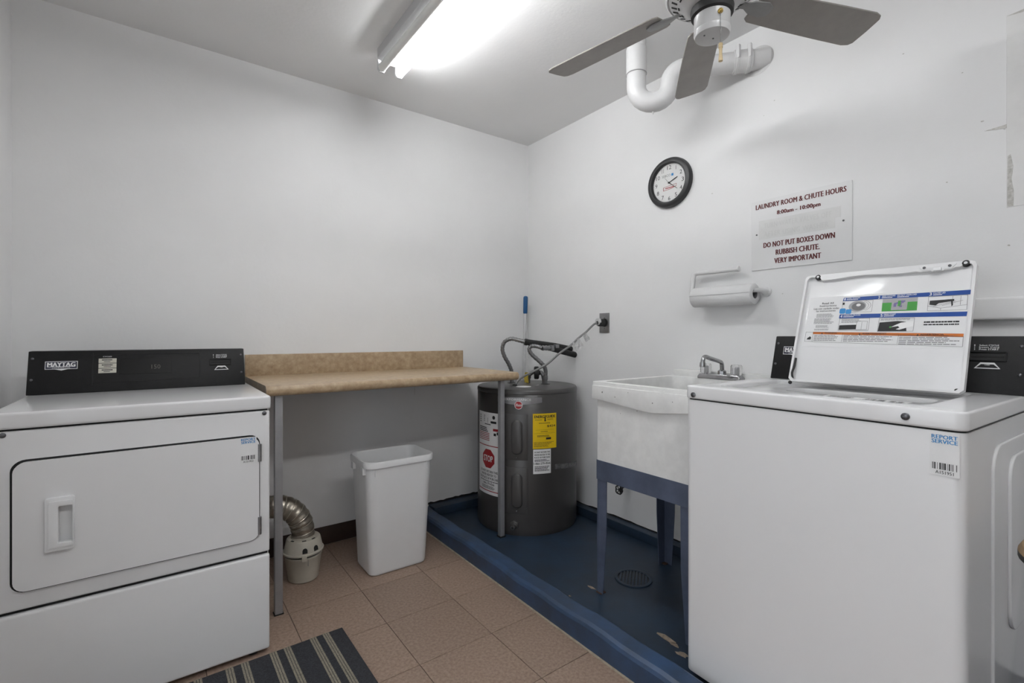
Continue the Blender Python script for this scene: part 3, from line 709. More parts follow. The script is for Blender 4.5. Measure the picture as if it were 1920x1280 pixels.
# ------------------------------------------------------------------ water heater
hx, hy, hr = 1.848, 2.354, .307
H = thing('water_heater', 'dark grey cylindrical electric water heater in the corner', 'water heater', (hx, hy, ZP))
build(MB().lathe([(0, ZP), (.300, ZP), (.300, .050), (hr, .052), (hr, .828), (.3045, .831)], (hx, hy, 0), k=96, cap=False), 'tank', M_tank, H)
build(MB().lathe([(.304, .829), (.3085, .832), (.3085, .846), (.304, .855), (.296, .858), (0, .860)], (hx, hy, 0), k=96, cap=False), 'top_pan', M_tank2, H)
def HC(deg): return Cyl(hx, hy, hr, math.radians(deg))
for z0, z1 in ((.463, .721), (.163, .421)):
    c = HC(-139)
    p = build(MB().fbox(c, -.066, .064, z0, z1, -.002, .004, 10), 'access_panel', M_tank2, H, bevel=.0015)
    zc = (z0+z1)/2
    mb = MB(); out = [rrect(-.030, .034, zc-.098, zc+.098, .031, 8), rrect(-.026, .030, zc-.094, zc+.094, .027, 8), rrect(-.020, .024, zc-.088, zc+.088, .0215, 8)]
    mb.loft(c, [(out[0], .0035), (out[1], .011), (out[2], .0125)])
    build(mb, 'panel_boss', M_tank2, p, ang=60)
    screw(Fr(c.P(0, z0+.014, .004), (-math.sin(c.t), math.cos(c.t), 0), (0, 0, 1)), 0, 0, 0, .003, M_chrome, p)
# white warning label
c = HC(163.5)
wl = build(MB().fbox(c, 0, .222, .240, .716, 0, .0006, 16), 'warning_label', M_white, H, label='tall white warning label with a red stop sign')
mb = MB()
for v in (.258, .520): mb.quad(c, .006, .216, v, v+.005, .0011, 16)
mb.quad(c, .155, .216, .612, .626, .0011, 6)
for i in range(5): mb.quad(c, .012, .125, .552+i*.010, .556+i*.010, .0011, 8)
build(mb, 'red_lines', M_red, wl)['kind'] = 'stuff'
oc = [(.112+.058*math.cos(PI/8+i*PI/4), .447+.058*math.sin(PI/8+i*PI/4)) for i in range(8)]
build(MB().cols(c, oc, .0005, .0013), 'stop_octagon', M_red, wl)
text(c, 'STOP', .070, .154, .430, .466, M_white, wl, n=.0018, bold=.03)
mb = MB()
for t, u0, u1, v in (('DO NOT RETURN THIS', .035, .190, .366), ('WATER HEATER TO', .045, .180, .346), ('THE PLACE OF PURCHASE', .025, .205, .326), ('1-866-279-4566', .060, .165, .295)): put_text(mb, c, t, u0, u1, v, v+.014, .0011, .03)
fine_print(mb, c, .03, .2, .312, .320, 1, .0011); fine_print(mb, c, .05, .18, .270, .290, 3, .0011)
fine_print(mb, c, .015, .125, .60, .63, 3, .0011, .6)
for u0, v0, w, h in ((.02, .65, .02, .05), (.07, .66, .015, .04), (.105, .655, .01, .03)): fine_print(mb, c, u0, u0+w, v0, v0+h, 4, .0011, .4)
fine_print(mb, c, .08, .15, .643, .650, 1, .0011, .8); mb.quad(c, .135, .18, .655, .668, .0011, 4); mb.poly(c, circ(.16, .69, .011, 14), .0011)
mb.quad(c, .16, .178, .585, .6, .0011, 2); mb.quad(c, .183, .2, .592, .608, .0011, 2)
build(mb, 'label_lettering', M_ink, wl)['kind'] = 'stuff'
# yellow energy label
c = HC(-122)
yl = build(MB().fbox(c, 0, .1435, .527, .724, 0, .0006, 10), 'energy_label', M_yellow, H, label='yellow energy guide label')
mb = MB(); put_text(mb, c, 'ENERGYGUIDE', .008, .136, .699, .715, .0011, .05)
put_text(mb, c, '$424', .083, .136, .645, .659, .0011, .03)
mb.poly(c, [(.068, .684), (.075, .684), (.075, .705), (.068, .705)], .0012); mb.poly(c, [(.064, .686), (.0715, .678), (.079, .686)], .0012)
fine_print(mb, c, .035, .105, .668, .672, 1, .0011, .8, ragged=.05); fine_print(mb, c, .012, .055, .686, .692, 1, .0011, .4); fine_print(mb, c, .085, .125, .686, .694, 2, .0011, .4)
mb.quad(c, .015, .13, .632, .6328, .0011, 6); fine_print(mb, c, .045, .095, .621, .625, 1, .0011, .7); mb.quad(c, .008, .135, .612, .6128, .0011, 6)
fine_print(mb, c, .025, .11, .592, .603, 2, .0011, .5); mb.quad(c, .077, .108, .577, .589, .0011, 2)
fine_print(mb, c, .006, .135, .536, .565, 5, .0011, .35, ragged=.5)
build(mb, 'energy_lettering', M_ink, yl)['kind'] = 'stuff'
c = HC(-121.6)
sl = build(MB().fbox(c, 0, .105, .386, .523, 0, .0006, 8), 'notice_label', M_white, H, label='small white notice label')
mb = MB()
for t, v in (('DO NOT RETURN THIS', .503), ('WATER HEATER TO THE', .488), ('PLACE OF PURCHASE', .473)): put_text(mb, c, t, .006, .099, v, v+.009, .0011, .03)
put_text(mb, c, '1-866-279-4566', .003, .102, .438, .450, .0011, .03)
fine_print(mb, c, .008, .098, .454, .468, 2, .0011); fine_print(mb, c, .008, .098, .40, .43, 4, .0011)
build(mb, 'notice_lettering', M_ink, sl)['kind'] = 'stuff'
# badges
c = HC(-161)
b_ = build(MB().cols(c, [(.0+.0131*i, .786-.012*math.sin(PI*min(1, i/20.))) for i in range(21)]+[(.262, .815)]+[(.262-.0131*i, .815) for i in range(1, 21)], 0, .001, 20), 'silver_badge', M_silver, H)
text(c, 'PERFORMANCE', .035, .20, .797, .809, M_white, b_, n=.0016, bold=.0)
c = HC(-137)
lg = build(MB().cols(c, circ(0, .772, .0235, 24), .001, .002, 12), 'round_logo', M_white, H)
build(MB().cols(c, circ(0, .772, .021, 24), .0016, .0026, 12), 'logo_field', M_red, lg)
text(c, 'Rheem', -.0175, .0185, .765, .7815, M_white, lg, n=.0034, bold=.01, slant=.25)
# tape, drain valve
mb = MB(); c = HC(-97)
for i in range(14): mb.add([c.P(.018*i, .405-.0022*i+random.uniform(-.003, .003), .0012), c.P(.018*(i+1), .405-.0022*(i+1), .0012+random.random()*.002), c.P(.018*(i+1), .433-.0022*(i+1), .0012), c.P(.018*i, .433-.0022*i+random.uniform(-.003, .003), .0014)], [(0, 1, 2, 3)])
build(mb, 'packing_tape', M_tape, H)
c = HC(-141.5); d_ = Vector((math.cos(c.t), math.sin(c.t), 0))
vv = build(MB().lathe([(.026, -.004), (.026, .006), (.018, .01), (.018, .016)], c.P(0, .098), d_, 6), 'drain_valve', M_tank2, H, bevel=.001)
build(MB().lathe([(.013, .014), (.013, .034), (.010, .04), (.007, .04), (.007, .02)], c.P(0, .094), d_, 14, cap=False), 'valve_spout', M_steel, vv)
build(MB().lathe([(.0075, .0405), (.0, .0408)], c.P(0, .094), d_, 12, cap=False), 'valve_bore', M_gap, vv)
# fittings on the top
zt = .860
for x, y, h in ((1.825, 2.481, .05), (1.953, 2.300, .055)):
    build(MB().lathe([(.013, 0), (.013, h*.5), (.0165, h*.5), (.0165, h), (.012, h)], (x, y, zt-.002), k=8), 'pipe_nipple', M_steel, H)
    build(MB().lathe([(.03, 0), (.03, .002), (.02, .004)], (x, y, zt-.002), k=20), 'nipple_collar', M_blackrub, H)
for x, y, r in ((1.75, 2.26, .045), (1.862, 2.297, .028)): build(MB().prism(WF, circ(x, y, r, 24), zt-.0035, zt-.0005), 'top_sticker', M_white, H)
vb = build(MB().lathe([(.014, 0), (.014, .03), (.018, .03), (.018, .05), (.012, .055)], (1.91, 2.42, zt-.002), k=12), 'relief_valve', M_tank2, H)
build(MB().tube(smooth_path([(1.91, 2.42, zt+.045), (1.945, 2.40, zt+.072), (1.985, 2.375, zt+.062), (1.995, 2.365, zt+.02), (1.995, 2.365, zt-.002)]), .013, 10), 'relief_elbow', M_steel, vb)
build(MB().lathe([(.0, -.016), (.036, -.016), (.041, -.011), (.041, .010), (.036, .015), (.014, .016), (.014, .024)], (1.955, 2.39, zt+.064), (.8055, -.5927, 0), 18), 'relief_cap', M_blackrub, vb)
build(MB().add([(1.872, 2.408, zt+.005), (1.892, 2.392, zt+.002), (1.888, 2.395, zt+.04), (1.895, 2.39, zt+.068), (1.875, 2.405, zt+.07), (1.868, 2.41, zt+.04),
                (1.874, 2.412, zt+.005), (1.894, 2.396, zt+.002), (1.89, 2.399, zt+.04), (1.897, 2.394, zt+.068), (1.877, 2.409, zt+.07), (1.87, 2.414, zt+.04)],
               [(5, 4, 3, 2), (5, 2, 1, 0), (8, 9, 10, 11), (6, 7, 8, 11), (0, 1, 7, 6), (1, 2, 8, 7), (2, 3, 9, 8), (3, 4, 10, 9), (4, 5, 11, 10), (5, 0, 6, 11)]), 'yellow_tag', M_olive, vb)
build(MB().lathe([(.014, 0), (.014, .008), (.008, .012)], (1.739, 2.335, zt-.002), k=14), 'cord_grommet', M_blackrub, H)

# water lines
def corrug(path, r, a=.0009): return [r+a*math.sin(i*1.3) for i in range(len(path))]
p = smooth_path([(1.832, 2.352, 1.123), (1.805, 2.386, 1.135), (1.774, 2.422, 1.143), (1.748, 2.455, 1.123), (1.744, 2.472, 1.079), (1.761, 2.473, 1.031), (1.789, 2.466, .983), (1.809, 2.465, .94), (1.82, 2.474, .915), (1.825, 2.481, .90)], 12)
tag(build(MB().tube(p, corrug(p, .0125), 12), 'water_hose', M_hose, None, origin=(1.825, 2.481, .90)), 'grey braided hose looping up from the heater beside the pole', 'hose', 'water heater hoses')
p = smooth_path([(1.900, 2.270, 1.087), (1.877, 2.295, 1.098), (1.856, 2.319, 1.098), (1.848, 2.332, 1.08), (1.865, 2.327, 1.047), (1.906, 2.304, 1.004), (1.934, 2.291, .973), (1.947, 2.291, .945), (1.952, 2.296, .925), (1.953, 2.30, .905)], 12)
tag(build(MB().tube(p, corrug(p, .0125), 12), 'water_hose', M_hose, None, origin=(1.953, 2.30, .905)), 'shorter grey braided hose bending down behind the power cord', 'hose', 'water heater hoses')
Ip = thing('insulated_pipe', 'black foam-wrapped water pipe reaching from the wall, upper one', 'pipe', (XR, 2.31, 1.07), 0, 'black wall pipes')
build(MB().tube([(1.829, 2.352, 1.124), (1.84, 2.350, 1.123), (2.05, 2.325, 1.098), (2.184, 2.31, 1.075)], [.016, .019, .019, .018], 14), 'foam_sleeve', M_foam, Ip)
build(MB().tube([(1.832, 2.352, 1.1238), (1.845, 2.3495, 1.122)], .021, 14), 'end_fitting', M_blackrub, Ip)
Ip = thing('insulated_pipe', 'lower black water pipe with grey valve joining the wall', 'pipe', (XR, 2.285, 1.05), 0, 'black wall pipes')
build(MB().tube([(1.97, 2.262, 1.085), (2.08, 2.268, 1.060), (2.184, 2.274, 1.038)], .019, 14), 'foam_sleeve', M_foam, Ip)
build(MB().tube([(1.897, 2.268, 1.087), (1.906, 2.267, 1.087), (1.918, 2.266, 1.087), (1.930, 2.265, 1.087), (1.94, 2.264, 1.086), (1.975, 2.262, 1.085)], [.015, .017, .014, .017, .014, .014], 8), 'union_fitting', M_steel, Ip)
build(MB().box(1.985, 2.015, 2.238, 2.262, 1.085, 1.108).box(1.955, 1.98, 2.243, 2.28, 1.068, 1.103), 'valve_body', M_steel, Ip, bevel=.004)
# outlet, plug and cord
Ot = thing('wall_outlet', 'grey metal outlet plate on the wall above the heater', 'outlet', (XR, 2.015, 1.24))
build(MB().fbox(RW, -2.054, -1.976, 1.180, 1.301, 0, .006), 'cover_plate', M_steel, Ot, bevel=.0025)
build(MB().prism(RW, circ(-2.012, 1.242, .0255, 28), .005, .009), 'receptacle', M_blackrub, Ot)
for v in (1.272, 1.208): screw(RW, -2.012, v, .006, .003, M_screw, Ot)
Pc = thing('power_cord', 'grey power cord with black plug running to the heater', 'power cord', (2.12, 2.02, 1.24))
build(MB().lathe([(.017, .009), (.0225, .012), (.0225, .045), (.020, .055), (.012, .058), (.008, .066)], (XR, 2.014, 1.242), (-1, .06, -.02), 20), 'plug', M_blackrub, Pc)
build(MB().lathe([(.0205, .046), (.0235, .048), (.023, .058), (.016, .062)], (XR, 2.014, 1.246), (-1, .1, .02), 9), 'plug_wrap', M_tag, Pc, ang=20)
p = smooth_path([(2.122, 2.019, 1.239), (2.10, 2.021, 1.232), (2.075, 2.024, 1.214), (2.042, 2.036, 1.182), (1.999, 2.055, 1.147), (1.954, 2.076, 1.103), (1.901, 2.115, 1.056), (1.855, 2.149, 1.005), (1.826, 2.182, .976), (1.782, 2.239, .94), (1.756, 2.296, .905), (1.741, 2.331, .866)], 6)
build(MB().tube(p, .0062, 10), 'cable', M_cord, Pc)
def crumple(c, u, v, w, h, name):
    c = Vector(c); u = Vector(u).normalized(); v = Vector(v).normalized(); nn = u.cross(v); k = 6; vs = []
    for s_ in (0, 1):
        for i in range(k+1):
            for j in range(k+1):
                a = w*(i/k-.5); b = -h*j/k; random.seed(i*13+j*7)
                vs.append(c+u*a+v*b+nn*(.006*math.sin(i*1.6+j)+.003*random.random()+s_*.0008))
    m = (k+1)**2; fs = []
    for i in range(k):
        for j in range(k):
            q = i*(k+1)+j; f = (q, q+1, q+k+2, q+k+1); fs += [f, tuple(m+x for x in f[::-1])]
    build(MB().add(vs, fs), name, M_tag, Pc, ang=15)
crumple((1.985, 2.06, 1.135), (.8, -.4, .62), (-.3, .25, .8), .055, .055, 'cord_tag')
crumple((2.03, 2.035, 1.172), (.8, -.4, .62), (-.35, .3, .8), .03, .045, 'cord_tag')
# mop pole
Mp = thing('broom_pole', 'thin pale pole with blue grip leaning in the corner', 'broom', (2.045, 2.66, .09))
a, b = Vector((2.045, 2.668, .118)), Vector((2.112, 2.705, 1.447)); f_ = lambda t: a.lerp(b, t)
build(MB().tube([a, f_(.93)], .0115, 14), 'pole', M_alu, Mp)
build(MB().tube([f_(.905), f_(.91), f_(.99), f_(.997), b], [.012, .0155, .0165, .014, .008], 14), 'grip', M_grip, Mp)
build(MB().box(1.985, 2.105, 2.64, 2.68, ZP+.0005, .125), 'broom_head', M_blackrub, Mp, bevel=.008)

# ------------------------------------------------------------------ laundry sink
Sk = thing('laundry_sink', 'speckled white concrete laundry tub on blue-grey metal stand', 'sink', (1.86, 1.23, ZP))
sx0, sx1, sy0, sy1 = 1.540, 2.176, .965, 1.497
xo = Fr((0, 0, 0), (1, 0, 0), (0, 1, 0))
build(MB().loft(xo, [(rrect(sx0+.0085, sx1-.004, sy0+.02, sy1-.022, .006, 3), .612), (rrect(sx0+.010, sx1-.004, sy0+.015, sy1-.018, .012, 3), .890), (rrect(1.600, 2.072, 1.000, 1.458, .03, 3), .891), (rrect(1.64, 2.06, 1.03, 1.43, .04, 3), .66)], True, True), 'basin', M_tub, Sk, ang=50)
build(MB().ring(xo, rrect(sx0, sx1, sy0, sy1, .01, 3), rrect(1.578, 2.075, .998, 1.462, .03, 3), .884, .961), 'rim', M_tub, Sk, bevel=.004)
FS = Fr((sx0, 0, 0), (0, -1, 0), (0, 0, 1))
build(MB().prism(FS, [(-sy1+.004, .887), (-1.19, .861), (-1.165, .861), (-sy0-.004, .884), (-sy0-.004, .945), (-sy1+.004, .945)], -.014, .0035), 'rim_apron', M_tub, Sk, bevel=.003)
build(MB().box(2.125, sx1, sy0+.01, 1.49, .955, .990), 'back_ledge', M_tub, Sk, bevel=.005)
random.seed(3)
for _ in range(20):
    u, v, r = random.uniform(-1.46, -.99), random.uniform(.63, .87), random.choice((.0015, .002, .003))
    build(MB().prism(Fr((sx0+.0105, 0, 0), (0, -1, 0), (0, 0, 1)), blob(u, v, r*.7, r*random.uniform(.7, 1.8), 6), -.001, .0008), 'pit_mark', M_speck, Sk)
for u, v, r in ((-1.432, .918, .004), (-1.36, .905, .0025), (-1.29, .93, .002), (-1.17, .90, .003), (-1.08, .915, .002)):
    build(MB().prism(FS, blob(u, v, r*.7, r, 8), .002, .0042), 'pit_mark', M_speck, Sk)
ax0, ax1, ay0, ay1 = 1.546, 2.03, 1.0, 1.4765
build(MB().ring(xo, rrect(ax0, ax1, ay0, ay1, .004, 2), rrect(ax0+.004, ax1-.004, ay0+.004, ay1-.004, .003, 2), .534, .618), 'stand_apron', M_steelblue, Sk)
build(MB().box(ax0+.003, ax1-.003, ay0+.003, ay1-.003, .602, .611), 'stand_shelf', M_steelblue, Sk)
for ex, ey in ((0, 1), (0, 0), (1, 1), (1, 0)):
    X_ = ax1 if ex else ax0; Y_ = ay1 if ey else ay0; sx = -1 if ex else 1; sy = -1 if ey else 1
    def leg_plate(mb, axis):
        zt_, zb_ = .54, ZP
        wt, wb = (.052, .030) if not ex else (.064, .046)
        P3 = lambda a, z, t: (X_+sx*(t+.0045), Y_+sy*(a+.0045), z) if axis == 'y' else (X_+sx*(a+.0045), Y_+sy*(t+.0045), z)
        prof = [(-.001, zt_), (wt, zt_), (wt-.002, .30), (wb, zb_), (0.0, zb_), (-.003, .28)]
        k = len(prof); vs = [P3(a, z, 0) for a, z in prof]+[P3(a, z, .004) for a, z in prof]
        mb.add(vs, [tuple(range(k)), tuple(range(k, 2*k))[::-1]]+[(i, (i+1) % k, k+(i+1) % k, k+i) for i in range(k)])
    mb = MB(); leg_plate(mb, 'y'); leg_plate(mb, 'x')
    lg = build(mb, 'leg', M_steelblue, Sk)
    build(MB().box(min(X_, X_+sx*.03), max(X_, X_+sx*.03), min(Y_, Y_+sy*.03), max(Y_, Y_+sy*.03), ZP, ZP+.004), 'foot_plate', M_rust if ex or ey else M_steelblue, lg)
# faucet
Fc = thing('faucet', 'chrome two-handle faucet with clear acrylic knobs on the sink', 'faucet', (2.10, 1.217, .961))
build(MB().loft(xo, [(rrect(2.073, 2.124, 1.112, 1.322, .006, 4), .9605), (rrect(2.073, 2.124, 1.112, 1.322, .006, 4), .970), (rrect(2.079, 2.118, 1.12, 1.314, .006, 4), .982)]), 'deck_plate', M_chrome, Fc)
p = smooth_path([(2.10, 1.21, .978), (2.10, 1.21, 1.02), (2.092, 1.21, 1.038), (2.07, 1.21, 1.045), (2.0, 1.21, 1.06), (1.965, 1.21, 1.068), (1.948, 1.21, 1.060), (1.942, 1.21, 1.042)], 6)
build(MB().tube(p, .0095, 14), 'spout', M_chrome, Fc)
build(MB().lathe([(.019, 0), (.019, .02), (.013, .026)], (2.10, 1.21, .978), k=8), 'spout_nut', M_chrome, Fc)
build(MB().lathe([(.0115, 0), (.0125, -.006), (.0135, -.02), (.012, -.022)], (1.942, 1.21, 1.045), k=16), 'aerator', M_chrome, Fc)
for y in (1.292, 1.142):
    kn = build(MB().loft(Fr((2.10, y, .984), (1, 0, 0), (0, 1, 0)), [([(.024*(1+.06*math.cos(8*2*PI*i/48))*math.cos(2*PI*i/48)*s_, .024*(1+.06*math.cos(8*2*PI*i/48))*math.sin(2*PI*i/48)*s_) for i in range(48)], z) for s_, z in ((.85, .0), (1, .006), (1, .04), (.85, .046))]), 'handle_knob', M_acryl, Fc)
    build(MB().lathe([(.008, -.004), (.008, .03), (.006, .034)], (2.10, y, .984), k=10), 'knob_stem', M_chrome, Fc)
# hose bib under the sink
Hb = thing('wall_valve', 'black round-handled water valve on the wall behind the sink', 'valve', (2.15, 1.827, .29))
build(MB().tube([(XR, 1.827, .30), (2.13, 1.827, .30), (2.12, 1.827, .295), (2.115, 1.827, .27)], .009, 10), 'valve_body', M_blackrub, Hb)
k = 20; ringp = [Vector((2.098+.003*math.cos(i*2*PI/5), 1.827+.024*math.cos(2*PI*i/k), .288+.024*math.sin(2*PI*i/k))) for i in range(k+1)]
mb = MB().tube(ringp, .0038, 8)
for a in range(3): mb.tube([(2.098, 1.827+.023*math.cos(a*PI/3), .288+.023*math.sin(a*PI/3)), (2.098, 1.827-.023*math.cos(a*PI/3), .288-.023*math.sin(a*PI/3))], .0025, 6)
build(mb, 'hand_wheel', M_blackrub, Hb)
# floor drain
Dr = thing('floor_drain', 'round blue-painted floor drain grate beneath the sink', 'floor drain', (1.77, 1.455, ZP))
build(MB().ring(WF, circ(1.77, 1.455, .085, 40), circ(1.77, 1.455, .070, 40), ZP-.001, ZP+.005), 'drain_rim', M_blue, Dr, bevel=.0015)
build(MB().prism(WF, circ(1.77, 1.455, .071, 40), ZP-.001, ZP+.0008), 'drain_well', M_drain, Dr)
for i in range(-4, 5):
    t_ = i*.0145; h_ = math.sqrt(max(.069**2-t_*t_, 0))
    d1 = Vector((.8, .6, 0)); d2 = Vector((-.6, .8, 0)); fr_ = Fr((1.77, 1.455, ZP), d1, d2)
    build(MB().fbox(fr_, -h_, h_, t_-.0042, t_+.0042, 0, .0042), 'grate_bar', M_blue, Dr, bevel=.001)

# ------------------------------------------------------------------ wall things
Sg = thing('wall_sign', 'white laundry room hours sign with dark red lettering', 'sign', (XR, .917, 1.615))
build(MB().fbox(RW, -1.1135, -.7185, 1.458, 1.771, .0008, .0048), 'sign_board', M_sign, Sg, bevel=.0008, seg=1)
q = .0056
for t, y0_, y1_, z0_, z1_ in (('LAUNDRY ROOM & CHUTE HOURS', 1.094, .737, 1.731, 1.753), ('8:00am - 10:00pm', 1.002, .829, 1.688, 1.711), ('DO NOT PUT BOXES DOWN', 1.060, .777, 1.5545, 1.5775), ('RUBBISH CHUTE.', 1.007, .832, 1.517, 1.540), ('VERY IMPORTANT', 1.013, .827, 1.480, 1.503)):
    mb = put_text(MB(), RW, t, -y0_, -y1_, z0_, z1_, q, .05, 1.05)
    build(mb, 'lettering', M_maroon, Sg)
build(MB().fbox(RW, -1.080, -.757, 1.635, 1.678, .0045, .0054), 'painted_out_band', M_ghost, Sg)
build(MB().fbox(RW, -1.080, -.778, 1.594, 1.635, .0045, .0054), 'painted_out_band', M_ghost, Sg)
text(RW, 'TURN WATER VALVES OFF', -1.057, -.79, 1.642, 1.664, M_ghostt, Sg, n=.0060, space=1.1)
text(RW, 'AFTER USING WASHER', -1.057, -.80, 1.603, 1.625, M_ghostt, Sg, n=.0060, space=1.1)
for y, z in ((1.09, 1.618), (.748, 1.618)): screw(RW, -y, z, .0046, .0038, M_screw, Sg)

ccx, ccz = -1.5475, 1.972
Ck = thing('wall_clock', 'round wall clock with black rim and white dial', 'clock', (XR, 1.5475, 1.972))
prf = [(.100, .010), (.101, .022), (.106, .029), (.116, .030), (.127, .025), (.132, .014), (.132, 0)]
build(MB().lathe(prf, (XR, 1.5475, 1.972), (-1, 0, 0), 64, cap=False), 'rim', M_clockrim, Ck)
dl = build(MB().prism(RW, circ(ccx, ccz, .102, 64), .002, .012), 'dial', M_dial, Ck)
mb = MB(); q = .0126
for h in range(1, 13):
    a = PI/2-h*PI/6; cu, cv = ccx+.0815*math.cos(a), ccz+.0815*math.sin(a); s_ = .0125 if h > 9 else .0068
    if h == 1: s_ = .0012
    if h == 11: s_ = .006
    put_text(mb, RW, str(h), cu-s_, cu+s_, cv-.0105, cv+.0105, q, 0)
build(mb, 'numerals', M_ink, dl)['kind'] = 'stuff'
mb = MB()
for i in range(60):
    a = i*PI/30; r0, r1, w = (.0945, .0985, .0006 if i % 5 else .0011)[0:3]
    d = Vector((math.cos(a), math.sin(a), 0)); p_ = Vector((-d.y, d.x, 0))*w
    mb.poly(RW, [(ccx+d.x*r0-p_.x, ccz+d.y*r0-p_.y), (ccx+d.x*r1-p_.x, ccz+d.y*r1-p_.y), (ccx+d.x*r1+p_.x, ccz+d.y*r1+p_.y), (ccx+d.x*r0+p_.x, ccz+d.y*r0+p_.y)], q)
build(mb, 'minute_marks', M_greyink, dl)['kind'] = 'stuff'
text(RW, 'SEBCO', ccx-.045, ccx+.008, ccz+.034, ccz+.047, M_greyink, dl, n=q, bold=0)
build(MB().quad(RW, ccx+.013, ccx+.026, ccz+.033, ccz+.046, q), 'blue_square', M_cyan, dl)
build(MB().ring(RW, [(ccx-.037, ccz-.037), (ccx+.012, ccz-.034), (ccx+.044, ccz-.026), (ccx+.044, ccz-.012), (ccx-.037, ccz-.018)], [(ccx-.034, ccz-.035), (ccx+.012, ccz-.032), (ccx+.0425, ccz-.0245), (ccx+.0425, ccz-.0135), (ccx-.034, ccz-.0195)], .0121, .0128), 'red_box', M_red, dl)
build(fine_print(MB(), RW, ccx-.024, ccx+.030, ccz-.029, ccz-.0225, 1, q, .8, ragged=.05), 'box_print', M_red, dl)
def hand(ang, l, tail, w, n, name):
    a = PI/2-math.radians(ang); d = Vector((math.cos(a), math.sin(a), 0)); p_ = Vector((-d.y, d.x, 0))
    pts = [(-tail, -w), (l, -w*.7), (l, w*.7), (-tail, w)]
    return build(MB().prism(RW, [(ccx+d.x*s_+p_.x*t_, ccz+d.y*s_+p_.y*t_) for s_, t_ in pts], n, n+.0008), name, M_ink, Ck)
hand(69, .056, .006, .0022, .0150, 'hour_hand'); hand(129, .066, .006, .0016, .0165, 'minute_hand'); hand(321, .036, .004, .0007, .0180, 'second_hand')
build(MB().prism(RW, circ(ccx, ccz, .004, 14), .012, .0195), 'hand_hub', M_ink, Ck)

# paper towel
tx, tz = XR-.068, 1.356
Ht = thing('towel_holder', 'white plastic bar towel holder fixed to the wall', 'towel holder', (XR, 1.05, 1.36))
p = [(XR, 1.048, 1.358), (tx+.03, 1.048, 1.362), (tx+.012, 1.052, 1.3635), (tx, 1.065, 1.3635), (tx, 1.10, 1.3635), (tx, 1.32, 1.3635)]
build(MB().tube(p, [.018, .012, .010, .0095, .0095, .0095], 14), 'roll_arm', M_hold, Ht)
p = [(tx, 1.31, 1.3635), (tx+.004, 1.374, 1.3635), (tx+.010, 1.384, 1.372), (tx+.026, 1.384, 1.456), (tx+.028, 1.378, 1.468), (tx+.030, 1.366, 1.471), (tx+.034, 1.158, 1.471)]
build(MB().tube(p, .0115, 12), 'upper_bar', M_hold, Ht)
build(MB().tube([(tx+.034, 1.166, 1.471), (tx+.034, 1.156, 1.471)], .013, 12), 'bar_cap', M_hold, Ht)
build(MB().lathe([(.022, 0), (.022, .006), (.016, .012)], (XR, 1.048, 1.358), (-1, 0, 0), 18), 'wall_flange', M_hold, Ht)
Tr = thing('paper_towel_roll', 'white paper towel roll hanging on the wall holder', 'paper towel', (tx, 1.215, 1.348))
yy0, yy1 = 1.066, 1.362
build(MB().lathe([(.021, 0), (.045, 0), (.047, .002), (.047, yy1-yy0-.002), (.045, yy1-yy0), (.021, yy1-yy0), (.021, 0)], (tx, yy0, 1.347), (0, 1, 0), 40, cap=False), 'paper', M_paper, Tr, ang=50)
build(MB().lathe([(.021, .0), (.0195, .0), (.0195, yy1-yy0), (.021, yy1-yy0)], (tx, yy0, 1.347), (0, 1, 0), 24, cap=False), 'cardboard_core', M_greyink, Tr)
mb = MB(); a = math.radians(152)
build(MB().fbox(Fr((tx-.0465, yy0, 1.352), (0, 1, 0), (0, 0, 1)), .001, yy1-yy0-.001, -.0005, .0005, -.0022, .0022), 'sheet_edge', M_lgrey, Tr)

# ------------------------------------------------------------------ drain pipe with trap below the ceiling
Dp = thing('drain_pipe', 'white painted drain pipe with U-shaped trap below the ceiling', 'drain pipe', (1.82, 1.478, ZC))
e = Vector((.667, -.745, 0)).normalized(); o_ = Vector((1.82, 1.478, 0)); R_ = .076
def pp(d, z): v_ = o_+e*d; return Vector((v_.x, v_.y, z))
zb = 2.336
path = [pp(0, ZC), pp(0, zb+.02)] + [pp(R_-R_*math.cos(PI*i/12), zb-R_*math.sin(PI*i/12)) for i in range(13)] + [pp(2*R_+.066*(1-math.cos(PI/2*i/8)), zb+.002+.066*math.sin(PI/2*i/8)) for i in range(9)] + [pp(2*R_+.09, zb+.068), pp(.575, zb+.072)]
build(MB().tube(path, .0445, 24), 'trap', M_pipe, Dp, ang=60)
build(MB().lathe([(.0445, 0), (.0475, .003), (.0475, .118), (.0445, .122)], pp(0, 2.40), (0, 0, 1), 26, cap=False), 'pipe_sleeve', M_pipe, Dp)
build(MB().lathe([(.046, 0), (.048, .001), (.048, .003), (.046, .004)], pp(0, 2.398), (0, 0, 1), 26, cap=False), 'joint_line', M_lgrey, Dp)
build(MB().lathe([(.044, 0), (.049, .003), (.049, .022), (.044, .025)], pp(.226, 2.405), e, 26, cap=False), 'coupling_band', M_pipe, Dp)
build(MB().lathe([(.044, 0), (.0485, .002), (.0485, .078), (.044, .08)], pp(.425, 2.407), e, 26, cap=False), 'coupling_sleeve', M_pipe, Dp)
for d in (.432, .480): build(MB().lathe([(.048, 0), (.0515, .002), (.0515, .012), (.048, .014)], pp(d, 2.407), e, 24, cap=False), 'clamp_band', M_pipe, Dp)
for d in (.432, .480):
    v_ = pp(d+.007, 2.43); s_ = Vector((-e.y, e.x, 0))*-.046
    build(MB().box(v_.x+s_.x-.008, v_.x+s_.x+.008, v_.y+s_.y-.008, v_.y+s_.y+.008, 2.40, 2.46), 'clamp_block', M_pipe, Dp, bevel=.004)
build(MB().loft(RW, [(circ(-1.089, 2.408, .072, 28, .9), 0), (circ(-1.089, 2.408, .066, 28, .9), .003), (circ(-1.089, 2.408, .058, 28, .9), .004)]), 'wall_grout', M_pipe, Dp)
